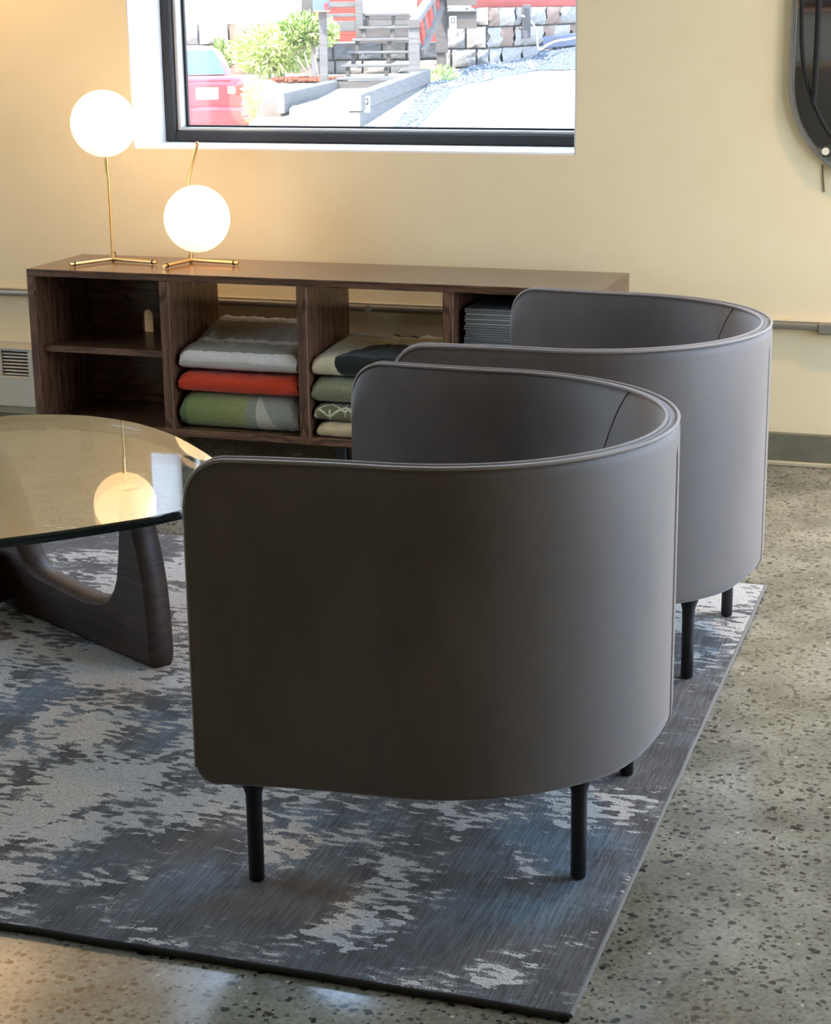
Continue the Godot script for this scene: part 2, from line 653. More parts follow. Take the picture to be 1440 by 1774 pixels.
# ---------------------------------------------------------------- setting
func room() -> void:
	var wall: Material = mats.wall_paint
	var f := struct("floor")
	part(f, "slab", bx(-4.6, 1.75, -0.15, 0.0, 0.0, 10.0), floor_mat())
	var c := struct("ceiling")
	part(c, "slab", bx(-4.9, 2.05, 3.0, 3.3, -0.3, 10.3), mats.ceiling_paint)
	# back wall with the window opening
	var wx0 := -2.157
	var wx1 := -0.689
	var wy0 := 0.903
	var wy1 := 2.6
	var b := struct("wall_back")
	var st := mb()
	box(st, Vector3((-4.9 + wx0) / 2, 1.5, -0.15), Vector3(wx0 + 4.9, 3.3, 0.3))
	var vx0 := 0.74
	var vx1 := 1.70
	var vy0 := 0.50
	var vy1 := 2.70
	box(st, Vector3((vx0 + wx1) / 2, 1.5, -0.15), Vector3(vx0 - wx1, 3.3, 0.3))
	box(st, Vector3((2.05 + vx1) / 2, 1.5, -0.15), Vector3(2.05 - vx1, 3.3, 0.3))
	box(st, Vector3((vx0 + vx1) / 2, (vy0 - 0.15) / 2, -0.15), Vector3(vx1 - vx0, vy0 + 0.15, 0.3))
	box(st, Vector3((vx0 + vx1) / 2, (vy1 + 3.15) / 2, -0.15), Vector3(vx1 - vx0, 3.15 - vy1, 0.3))
	box(st, Vector3((wx0 + wx1) / 2, (wy0 - 0.15) / 2, -0.15), Vector3(wx1 - wx0, wy0 + 0.15, 0.3))
	box(st, Vector3((wx0 + wx1) / 2, (wy1 + 3.15) / 2, -0.15), Vector3(wx1 - wx0, 3.15 - wy1, 0.3))
	part(b, "plaster", st, wall)
	# added lining: daylight glare on the reveal put into its white colour
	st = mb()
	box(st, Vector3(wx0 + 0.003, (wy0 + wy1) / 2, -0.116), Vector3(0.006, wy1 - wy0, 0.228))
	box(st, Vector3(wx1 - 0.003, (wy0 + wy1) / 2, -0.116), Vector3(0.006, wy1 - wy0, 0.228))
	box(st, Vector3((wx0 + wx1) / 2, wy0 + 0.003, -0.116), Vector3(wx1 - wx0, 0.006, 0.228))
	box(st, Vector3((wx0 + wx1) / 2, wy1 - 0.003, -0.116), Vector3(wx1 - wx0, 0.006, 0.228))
	part(b, "daylit_lining", st, mats.white_paint)
	var w := struct("window_1")
	window_parts(w, wx0, wx1, wy0, wy1, -0.225, 0.042)
	var w4 := struct("added_window_4")  # window added out of view to brighten the chair edges
	window_parts(w4, vx0, vx1, vy0, vy1, -0.225, 0.042)
	# side walls
	var l := struct("wall_left")
	st = mb()
	box(st, Vector3(-4.75, 1.425, 1.0), Vector3(0.3, 3.15, 2.0))
	box(st, Vector3(-4.75, 1.425, 7.15), Vector3(0.3, 3.15, 6.3))
	box(st, Vector3(-4.75, -0.025, 3.0), Vector3(0.3, 0.25, 2.0))
	box(st, Vector3(-4.75, 2.9, 3.0), Vector3(0.3, 0.2, 2.0))
	part(l, "plaster", st, wall)
	var w3 := struct("window_3")
	st = mb()
	for y in [0.13, 2.77]:
		box(st, Vector3(-4.8, y, 3.0), Vector3(0.06, 0.06, 2.0), 0.004)
	for z in [2.03, 3.0, 3.97]:
		box(st, Vector3(-4.8, 1.45, z), Vector3(0.06, 2.7, 0.06), 0.004)
	part(w3, "window_frame", st, mats.black_frame)
	for z in [2.06, 3.03]:
		part(w3, "pane", bx(-4.803, -4.797, 0.16, 2.74, z, z + 0.91), mats.window_pane)
	var r := struct("wall_right")
	st = mb()
	var z0 := 0.10
	var z1 := 2.6
	box(st, Vector3(1.9, 1.5, z0 / 2), Vector3(0.3, 3.0, z0))
	box(st, Vector3(1.9, 1.5, (z1 + 10.3) / 2), Vector3(0.3, 3.0, 10.3 - z1))
	box(st, Vector3(1.9, -0.035, (z0 + z1) / 2), Vector3(0.3, 0.23, z1 - z0))
	box(st, Vector3(1.9, 2.85, (z0 + z1) / 2), Vector3(0.3, 0.3, z1 - z0))
	part(r, "plaster", st, wall)
	var w2 := struct("window_2")
	st = mb()
	for y in [0.11, 2.67]:
		box(st, Vector3(1.95, y, (z0 + z1) / 2), Vector3(0.06, 0.06, z1 - z0), 0.004)
	for z in [z0 + 0.03, (z0 + z1) / 2, z1 - 0.03]:
		box(st, Vector3(1.95, 1.39, z), Vector3(0.06, 2.56, 0.06), 0.004)
	part(w2, "window_frame", st, mats.black_frame)
	for k in 2:
		var za := z0 + 0.06 + k * ((z1 - z0) / 2 - 0.03)
		part(w2, "pane", bx(1.947, 1.953, 0.14, 2.64, za, za + (z1 - z0) / 2 - 0.09), mats.window_pane)
	var rr := struct("wall_rear")
	part(rr, "plaster", bx(-4.6, 1.75, -0.15, 3.0, 10.0, 10.3), mat("grey_wall_paint", srgb(180, 182, 180), 0.8))
	# dark band and pale curb along the foot of the wall
	var bb := struct("baseboard_back")
	part(bb, "band", bx(-2.0, 1.75, 0.014, 0.097, 0.0, 0.02, 0.002), mats.baseboard_band)
	part(bb, "curb", bx(-2.0, 1.75, 0.0, 0.014, 0.0, 0.032, 0.003), mats.curb)


func window_parts(w: Node3D, x0: float, x1: float, y0: float, y1: float, z: float, fw: float) -> void:
	var dep := 0.045
	for e in [[x0 + 0.006, x0 + fw, y0, y1], [x1 - fw, x1 - 0.006, y0, y1]]:
		part(w, "frame_jamb", bx(e[0], e[1], e[2] + 0.006, e[3] - 0.006, z - dep, z, 0.004), mats.black_frame)
	for e in [[y0 + 0.006, y0 + fw], [y1 - fw, y1 - 0.006]]:
		part(w, "frame_rail", bx(x0 + fw, x1 - fw, e[0], e[1], z - dep, z, 0.004), mats.black_frame)
	# pale glazing bead set back, black gasket round the pane
	var a := x0 + fw
	var b := x1 - fw
	var c := y0 + fw
	var d := y1 - fw
	var bw := 0.014
	for e in [[a, a + bw, c, d], [b - bw, b, c, d]]:
		part(w, "glazing_bead", bx(e[0], e[1], e[2], e[3], z - dep - 0.03, z - 0.02, 0.002), mats.bead)
	for e in [[c, c + 0.010], [d - 0.010, d]]:
		part(w, "glazing_bead", bx(a + bw, b - bw, e[0], e[1], z - dep - 0.03, z - 0.02, 0.002), mats.bead)
	var st := mb()
	for e in [[a + bw, a + bw + 0.008, c, d], [b - bw - 0.008, b - bw, c, d], [a, b, c + 0.010, c + 0.016], [a, b, d - 0.016, d - 0.010]]:
		box(st, Vector3((e[0] + e[1]) / 2, (e[2] + e[3]) / 2, z - dep - 0.02), Vector3(e[1] - e[0], e[3] - e[2], 0.014))
	part(w, "gasket", st, mats.gasket)
	part(w, "pane", bx(a + bw, b - bw, c + 0.01, d - 0.01, z - dep - 0.023, z - dep - 0.017), mats.window_pane)


func rug() -> void:
	var x0 := -2.95
	var x1 := 0.104
	var z0 := 1.232
	var z1 := 3.212
	var t := thing("area_rug", "large abstract grey, blue and cream woven rug on the concrete floor", "rug", Vector3(x0, 0, z0), 0.0104)
	# the corner by the chairs is where the rug was measured: turn about it
	var off := Vector3(x1, 0, z1) - Basis(Vector3.UP, 0.0104) * Vector3(x1 - x0, 0, z1 - z0)
	t.position = off
	var w := x1 - x0
	var d := z1 - z0
	var st := mb()
	var nx := 60
	var nz := 40
	var rows := []
	var uvs := []
	var wob := noise(1.6, 61, 2)
	for j in nz + 1:
		var row := []
		var uv := []
		for i in nx + 1:
			var u := float(i) / nx
			var q := float(j) / nz
			var x := u * w
			var z := q * d
			if j == 0 or j == nz: z += 0.003 * wob.get_noise_1d(x * 3.0)
			if i == nx or i == 0: x += 0.0015 * wob.get_noise_1d(z * 3.0 + 40.0)
			row.append(Vector3(x, 0.0115 + 0.0008 * wob.get_noise_2d(x * 2.0, z * 2.0), z))
			uv.append(Vector2(u, q))
		rows.append(row)
		uvs.append(uv)
	grid(st, rows, false, uvs)
	part(t, "pile", st, rug_mat(2048, 1328, w, d, x0, z0))
	# backing and bound edges
	st = mb()
	box(st, Vector3(w / 2, 0.0052, d / 2), Vector3(w - 0.012, 0.0104, d - 0.012))
	part(t, "backing", st, mat("rug_backing", srgb(40, 38, 34), 0.95))
	var edge := mat("rug_edge", srgb(120, 118, 112), 0.95)
	var dark := mat("rug_fringe", srgb(34, 32, 28), 0.95)
	for e in [[rows[0], dark], [rows[nz], dark]]:
		st = mb()
		var pts := []
		for q in e[0]:
			pts.append(Vector3(q.x, 0.006, q.z))
		tube(st, pts, 0.0058, 8)
		part(t, "binding", st, e[1])
	for i in [0, nx]:
		st = mb()
		var pts := []
		for row in rows:
			pts.append(Vector3(row[i].x, 0.0072, row[i].z))
		tube(st, pts, 0.0045, 8)
		part(t, "binding", st, edge)


# ---------------------------------------------------------------- chairs
func chair_path() -> Array:
	# [plan point, outward normal, distance from the arm's front, angle round the back]
	var R := 0.3745
	var L := 0.2884
	var fl := 0.0276
	var half := []
	var ss := [0.0, 0.002, 0.006, 0.012, 0.020, 0.030, 0.042, 0.055, 0.08, 0.12, 0.16, 0.20, 0.24]
	for s in ss:
		half.append([Vector2(-L + s, R + fl * (1.0 - s / L) * (1.0 - s / L) + fl * 0.0), s, 0.0])
	var arc := []
	for k in 25:
		var a := PI / 2 - (PI / 2) * k / 24.0
		arc.append([Vector2(R * cos(a), R * sin(a)), L + R * (PI / 2 - a), PI / 2 - a])
	var near: Array = half + arc
	var out := []
	for e in near:
		out.append([e[0], e[1], e[2]])
	for i in range(near.size() - 2, -1, -1):
		var e = near[i]
		out.append([Vector2(e[0].x, -e[0].y), e[1], PI - e[2]])
	var res := []
	for i in out.size():
		var t: Vector2 = (out[mini(i + 1, out.size() - 1)][0] - out[maxi(i - 1, 0)][0]).normalized()
		var n := Vector2(-t.y, t.x)
		if n.dot(out[i][0] - Vector2(-0.1, 0)) < 0:
			n = -n
		res.append([out[i][0], n, out[i][1], out[i][2]])
	return res


const CH := 0.690
const CB := 0.174
const CT := 0.025

func chair_top(s: float) -> float:
	var r := 0.06
	return CH if s >= r else CH - r + sqrt(r * r - (r - s) * (r - s))


func chair_bottom(s: float) -> float:
	var r := 0.028
	return CB if s >= r else CB + r - sqrt(r * r - (r - s) * (r - s))


func recline(a: float) -> float:
	# the padded back leans in towards the seat, the arms hardly
	var back := smoothstep(0.45, 1.15, minf(a, PI - a))
	return lerpf(0.012, 0.085, back)


func foot_round(a: float) -> float:
	# the foot of the shell is rolled under round the back, crisp along the arms
	return lerpf(0.010, 0.036, smoothstep(1.0, 1.5, minf(a, PI - a)))


func chair_point(e: Array, off: float, y: float) -> Vector3:
	var q: Vector2 = e[0] - e[1] * off
	return Vector3(q.x, y, q.y)


func inner_off(e: Array, y: float) -> float:
	var k := clampf((CH - y) / 0.30, 0.0, 1.0)
	return CT + recline(e[3]) * k


func make_chair(label: String, at: Vector3, turn: float) -> Node3D:
	var t := thing("tub_chair", label, "armchair", at, turn, "pair of velvet tub chairs")
	var path := chair_path()
	var vel: Material = mats.velvet
	var st := mb()
	var rows := []
	for e in path:
		var yt := chair_top(e[2])
		var yb := chair_bottom(e[2])
		var rb := foot_round(e[3])
		var ring := [chair_point(e, rb + 0.008, yb)]
		for k in 6:
			var a := PI / 2 * k / 5.0
			ring.append(chair_point(e, rb * (1.0 - sin(a)), yb + rb * (1.0 - cos(a))))
		for k in 6:
			ring.append(chair_point(e, 0.0, lerpf(yb + rb + 0.015, yt - 0.02, k / 5.0)))
		ring.append_array([chair_point(e, 0.0015, yt - 0.010), chair_point(e, 0.006, yt - 0.003), chair_point(e, 0.010, yt), chair_point(e, CT - 0.010, yt), chair_point(e, CT - 0.004, yt - 0.003)])
		for k in 8:
			var y := lerpf(yt - 0.012, 0.26, k / 7.0)
			ring.append(chair_point(e, inner_off(e, y), y))
		ring.append(chair_point(e, inner_off(e, 0.26), yb))
		rows.append(ring)
	grid(st, rows, true)
	fan(st, rows[0], Vector3(-1, 0, 0))
	fan(st, rows[-1], Vector3(-1, 0, 0))
	part(t, "shell", st, vel)
	# piping round the rim and down the fronts
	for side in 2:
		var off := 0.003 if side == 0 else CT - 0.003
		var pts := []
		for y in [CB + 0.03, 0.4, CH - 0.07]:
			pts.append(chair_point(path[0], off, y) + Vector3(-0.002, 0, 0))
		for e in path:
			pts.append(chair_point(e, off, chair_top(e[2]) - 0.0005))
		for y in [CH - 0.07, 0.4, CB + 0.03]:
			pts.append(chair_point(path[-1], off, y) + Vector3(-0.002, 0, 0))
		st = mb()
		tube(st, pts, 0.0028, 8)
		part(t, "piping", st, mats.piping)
	# seam down the middle of the outside back
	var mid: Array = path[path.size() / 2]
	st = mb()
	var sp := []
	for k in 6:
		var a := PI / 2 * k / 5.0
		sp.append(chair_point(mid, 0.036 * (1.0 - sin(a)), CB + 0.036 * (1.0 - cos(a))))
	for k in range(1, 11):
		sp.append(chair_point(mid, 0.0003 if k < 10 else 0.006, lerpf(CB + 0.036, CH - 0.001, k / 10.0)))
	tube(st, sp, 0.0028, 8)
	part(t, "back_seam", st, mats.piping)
	# inner seams between back and arms
	for sgn in [1, -1]:
		sp = []
		for k in 12:
			var y := lerpf(CH - 0.004, 0.40, k / 11.0)
			var want := lerpf(0.80, 0.46, pow(k / 11.0, 0.8))
			for i in path.size() - 1:
				var a0: float = path[i][3] if sgn == 1 else PI - path[i][3]
				var a1: float = path[i + 1][3] if sgn == 1 else PI - path[i + 1][3]
				if (a0 - want) * (a1 - want) <= 0.0 and a0 != a1:
					var f := (want - a0) / (a1 - a0)
					sp.append(chair_point(path[i], inner_off(path[i], y) - 0.0002, y).lerp(chair_point(path[i + 1], inner_off(path[i + 1], y) - 0.0002, y), f))
					break
		st = mb()
		tube(st, smooth_line(sp, 3), 0.0018, 6)
		part(t, "inner_seam", st, mats.velvet)
	# seat: padded block between the arms
	var poly := PackedVector2Array()
	for e in path:
		if e[2] > 0.0:
			var q: Vector2 = e[0] - e[1] * (inner_off(e, 0.40) - 0.004)
			poly.append(Vector2(q.x, q.y))
	st = mb()
	prism(st, poly, 0.26, 0.415, 0.022, Vector3.ZERO, Vector3.RIGHT, Vector3.BACK, Vector3.UP)
	part(t, "seat_cushion", st, vel)
	st = mb()
	prism(st, poly, CB + 0.006, 0.258, 0.008, Vector3.ZERO, Vector3.RIGHT, Vector3.BACK, Vector3.UP)
	part(t, "seat_base", st, vel)
	for q in [Vector2(-0.218, 0.350), Vector2(0.268, 0.206), Vector2(0.268, -0.206), Vector2(-0.218, -0.350)]:
		st = mb()
		lathe(st, [Vector2(0.0105, 0.0), Vector2(0.0125, 0.003), Vector2(0.0128, 0.12), Vector2(0.0130, 0.146), Vector2(0.0155, 0.156), Vector2(0.0195, 0.166), Vector2(0.0205, CB + 0.008)], 20, Vector3(q.x, 0.0, q.y))
		part(t, "leg", st, mats.black_metal, "black metal leg")
	return t


func chairs() -> void:
	make_chair("taupe velvet tub chair standing near the front edge of the rug", Vector3(-0.2553, 0.0125, 2.621), 0.0306)
	make_chair("taupe velvet tub chair standing between the other chair and the sideboard", Vector3(-0.2412, 0.0125, 1.6817), -0.0332)


# ---------------------------------------------------------------- coffee table
func coffee_table() -> void:
	var t := thing("coffee_table", "glass-topped coffee table with sculpted walnut base on the rug", "table", Vector3(-1.42, 0.0125, 2.2))
	var o := t.position
	var pts := [Vector2(-1.694, 1.652), Vector2(-1.645, 1.615), Vector2(-1.585, 1.595), Vector2(-1.513, 1.585), Vector2(-1.448, 1.592), Vector2(-1.38, 1.61), Vector2(-1.315, 1.640), Vector2(-1.204, 1.715), Vector2(-1.073, 1.838), Vector2(-1.003, 1.918), Vector2(-0.93, 2.02), Vector2(-0.888, 2.12), Vector2(-0.877, 2.20), Vector2(-0.898, 2.274), Vector2(-0.94, 2.351), Vector2(-0.988, 2.407), Vector2(-1.064, 2.491), Vector2(-1.142, 2.566),
		Vector2(-1.28, 2.69), Vector2(-1.42, 2.79), Vector2(-1.58, 2.86), Vector2(-1.75, 2.87), Vector2(-1.89, 2.80), Vector2(-1.98, 2.66), Vector2(-2.01, 2.48), Vector2(-1.98, 2.28), Vector2(-1.91, 2.05), Vector2(-1.82, 1.84)]
	for i in pts.size():
		pts[i] -= Vector2(o.x, o.z)
	var poly := smooth_loop(pts, 4)
	var y0 := 0.381 - o.y
	var y1 := 0.400 - o.y
	var top := part_mesh(t, "glass_top", null, mats.table_glass)
	var st := mb()
	var ids := Geometry2D.triangulate_polygon(poly)
	for y in [y0, y1]:
		for i in range(0, ids.size(), 3):
			var a := poly[ids[i]]
			var b := poly[ids[i + 1]]
			var c := poly[ids[i + 2]]
			var p := Vector3(a.x, y, a.y)
			tri(st, p, Vector3(b.x, y, b.y), Vector3(c.x, y, c.y), p - Vector3(0, 1 if y == y1 else -1, 0))
	st.generate_normals()
	top.mesh = st.commit()
	# polished dark green rim of the plate
	st = mb()
	var rows := []
	for e in [[0.0, y0], [0.0015, y0 + 0.0015], [0.0015, y1 - 0.0015], [0.0, y1]]:
		var ring := []
		for i in poly.size():
			var d := (poly[(i + 1) % poly.size()] - poly[i - 1]).normalized()
			var n := Vector2(d.y, -d.x)
			if n.dot(poly[i] - Vector2(0, 0)) < 0: n = -n
			var q: Vector2 = poly[i] + n * e[0]
			ring.append(Vector3(q.x, e[1], q.y))
		rows.append(ring)
	grid(st, rows, true)
	part(top, "glass_edge", st, mats.glass_edge, "dark green polished glass edge")
	# base pieces: slabs of wood cut to a curved outline
	var O := Vector2(-1.050, 2.177) - Vector2(o.x, o.z)
	var D := Vector2(-0.87885, -0.4771).normalized()
	var prof := [Vector2(0.0, 0.0), Vector2(-0.006, 0.03), Vector2(-0.004, 0.09), Vector2(0.004, 0.175), Vector2(0.020, 0.245), Vector2(0.040, 0.305), Vector2(0.056, 0.345), Vector2(0.070, 0.3685), Vector2(0.090, 0.3685), Vector2(0.098, 0.33), Vector2(0.102, 0.282), Vector2(0.110, 0.225), Vector2(0.121, 0.175), Vector2(0.137, 0.142), Vector2(0.160, 0.119), Vector2(0.190, 0.108), Vector2(0.242, 0.101), Vector2(0.308, 0.104), Vector2(0.377, 0.108), Vector2(0.430, 0.111), Vector2(0.465, 0.120), Vector2(0.488, 0.138), Vector2(0.510, 0.168), Vector2(0.535, 0.22), Vector2(0.57, 0.29), Vector2(0.61, 0.345), Vector2(0.64, 0.3685), Vector2(0.69, 0.3685), Vector2(0.71, 0.30), Vector2(0.715, 0.2), Vector2(0.70, 0.1), Vector2(0.66, 0.03), Vector2(0.60, 0.0)]
	var pp := PackedVector2Array(prof)
	st = mb()
	var perp := Vector3(D.y, 0, -D.x)
	if perp.z > 0: perp = -perp
	prism(st, pp, 0.0, 0.062, 0.011, Vector3(O.x, 0, O.y), Vector3(D.x, 0, D.y), Vector3.UP, perp)
	part(t, "base_leg", st, mats.table_walnut, "sculpted walnut leg piece")
	# the twin piece turned across it
	st = mb()
	var q2 := O + D * 0.60
	var pp2 := PackedVector2Array()
	for q in [Vector2(-0.02, 0.10), Vector2(0.02, 0.14), Vector2(0.2, 0.115), Vector2(0.34, 0.13), Vector2(0.40, 0.20), Vector2(0.43, 0.3685), Vector2(0.50, 0.3685), Vector2(0.52, 0.2), Vector2(0.50, 0.06), Vector2(0.44, 0.0), Vector2(0.1, 0.0), Vector2(-0.02, 0.02)]:
		pp2.append(q)
	var D2 := Vector2(-0.30, 0.954)
	prism(st, pp2, -0.031, 0.031, 0.011, Vector3(q2.x, 0, q2.y), Vector3(D2.x, 0, D2.y), Vector3.UP, Vector3(D2.y, 0, -D2.x))
	part(t, "base_leg", st, mats.table_walnut, "sculpted walnut leg piece")


# ---------------------------------------------------------------- sideboard
func sideboard() -> void:
	var x0 := -2.2876
	var x1 := -0.490
	var z0 := 0.14
	var z1 := 0.494
	var top := 0.5775
	var t := thing("sideboard", "long low walnut sideboard with open bays under the window", "sideboard", Vector3((x0 + x1) / 2, 0, (z0 + z1) / 2))
	var o := t.position
	var bxo := func(a: float, b: float, c: float, d: float, e: float, f: float, bev: float) -> SurfaceTool: return bx(a - o.x, b - o.x, c, d, e - o.z, f - o.z, bev)
	part(t, "top", bxo.call(x0, x1, top - 0.022, top, z0, z1, 0.0015), mats.walnut)
	part(t, "bottom", bxo.call(x0 + 0.024, x1 - 0.024, 0.084, 0.106, z0, z1 - 0.002, 0.0015), mats.walnut)
	for x in [x0, x1 - 0.024]:
		part(t, "side_panel", bxo.call(x, x + 0.024, 0.084, top - 0.022, z0, z1, 0.0015), mats.walnut_upright)
	var dv := [-1.843, -1.400, -0.952]
	for x in dv:
		part(t, "divider", bxo.call(x, x + 0.031, 0.106, top - 0.022, z0, z1 - 0.003, 0.0015), mats.walnut_upright)
	part(t, "shelf", bxo.call(x0 + 0.024, dv[0], 0.318, 0.338, z0 + 0.02, z1 - 0.03, 0.0015), mats.walnut)
	# back panel of the closed bay on the heater side, with a rounded cable slot
	var cx := -2.058 - o.x
	var L: float = x0 + 0.024 - o.x
	var Rr: float = dv[0] - o.x
	var arch := [Vector2(cx + 0.018, 0.106), Vector2(cx + 0.018, 0.388)]
	for k in 9:
		var a := PI * k / 8.0
		arch.append(Vector2(cx + 0.018 * cos(a), 0.390 + 0.018 * sin(a)))
	arch.append(Vector2(cx - 0.018, 0.330))
	var st := mb()
	# built from strips round the slot
	box(st, Vector3((L + cx - 0.018) / 2, 0.331, z0 + 0.006 - o.z), Vector3(cx - 0.018 - L, 0.449, 0.012))
	box(st, Vector3((Rr + cx + 0.018) / 2, 0.331, z0 + 0.006 - o.z), Vector3(Rr - cx - 0.018, 0.449, 0.012))
	box(st, Vector3(cx, 0.219, z0 + 0.006 - o.z), Vector3(0.036, 0.225, 0.012))
	var head := PackedVector2Array([Vector2(cx + 0.018, 0.5555), Vector2(cx - 0.018, 0.5555)])
	for k in 13:
		var a := PI - PI * k / 12.0
		head.append(Vector2(cx + 0.018 * cos(a), 0.390 + 0.018 * sin(a)))
	prism(st, head, z0 - o.z, z0 + 0.012 - o.z, 0.0, Vector3.ZERO, Vector3.RIGHT, Vector3.UP, Vector3.BACK)
	part(t, "back_panel", st, mats.walnut)
	part(t, "back_panel", bxo.call(dv[2] + 0.031, x1 - 0.024, 0.106, top - 0.022, z0, z0 + 0.012, 0.0), mats.walnut)
	for x in [-2.16, -1.30, -1.10, -0.62]:
		for z in [z0 + 0.05, z1 - 0.07]:
			part(t, "leg", bxo.call(x, x + 0.03, 0.0, 0.084, z, z + 0.03, 0.002), mats.black_metal, "black metal leg")
	# stack of thin grey sample boards in the bay behind the chairs
	var m0 := mat("sample_board", srgb(104, 104, 102), 0.7)
	var m1 := mat("sample_board_pale", srgb(142, 140, 132), 0.7)
	for k in 60:
		var y := 0.1062 + k * 0.0069
		if y > 0.505: break
		var dx := rng.randf_range(-0.003, 0.003)
		solo("sample_board", bx(-0.172, 0.172, 0.0, 0.0058, -0.13, 0.13, 0.001), m0 if rng.randf() > 0.2 else m1, "thin grey board in the tall stack in the sideboard bay beside the chairs", "board", "grey boards stacked in the sideboard", Vector3(-0.728 + dx, y, 0.318 + rng.randf_range(-0.003, 0.003)))


# a folded throw: rounded folds in front, y0 to its height in front and behind
func throw_mesh(x0: float, x1: float, z0: float, z1: float, y0: float, hf: float, hb: float, sag: float, sd: int) -> SurfaceTool:
	var n := noise(7.0, sd, 2)
	var nx := 28
	var rows := []
	var uvs := []
	for i in nx + 1:
		var u := float(i) / nx
		var e := minf(u, 1.0 - u) * nx
		var pinch := 1.0 - 0.30 * pow(clampf(1.0 - e / 1.6, 0.0, 1.0), 2.0)
		var x := lerpf(x0, x1, u)
		var ring := []
		var uv := []
		var loop := []
		# underside from the back, round the front fold, over the top to the back
		for k in 5:
			loop.append(Vector2(lerpf(z0, z1 - hf * 0.5, k / 4.0), 0.0))
		for k in range(1, 8):
			var a := -PI / 2 + PI * k / 8.0
			loop.append(Vector2(z1 - hf * 0.5 + cos(a) * hf * 0.5, hf * 0.5 + sin(a) * hf * 0.5))
		for k in 9:
			var s := k / 8.0
			loop.append(Vector2(lerpf(z1 - hf * 0.5, z0 + 0.012, s), lerpf(hf, hb, smoothstep(0.0, 1.0, s)) ))
		loop.append(Vector2(z0, hb * 0.8))
		loop.append(Vector2(z0, hb * 0.4))
		for k in loop.size():
			var q: Vector2 = loop[k]
			var dz := 0.006 * n.get_noise_2d(x * 3.0, q.x * 2.0 + q.y * 3.0) + 0.004 * n.get_noise_1d(x * 5.0)
			var dy := 0.006 * n.get_noise_2d(x * 4.0 + 30.0, q.x * 4.0) * clampf(q.y / hf, 0.0, 1.0) + sag * 4.0 * u * (1.0 - u) * clampf(q.y / hf, 0.0, 1.0)
			ring.append(Vector3(x + (0.004 * n.get_noise_1d(k * 0.4 + 9.0) if e < 1.0 else 0.0), y0 + maxf(0.0, q.y * pinch + dy * pinch + (1.0 - pinch) * 0.15 * hf), q.x + dz))
			uv.append(Vector2(u, float(k) / loop.size()))
		rows.append(ring)
		uvs.append(uv)
	var st := mb()
	grid(st, rows, true, uvs)
	fan(st, rows[0], Vector3.LEFT)
	fan(st, rows[-1], Vector3.RIGHT)
	return st


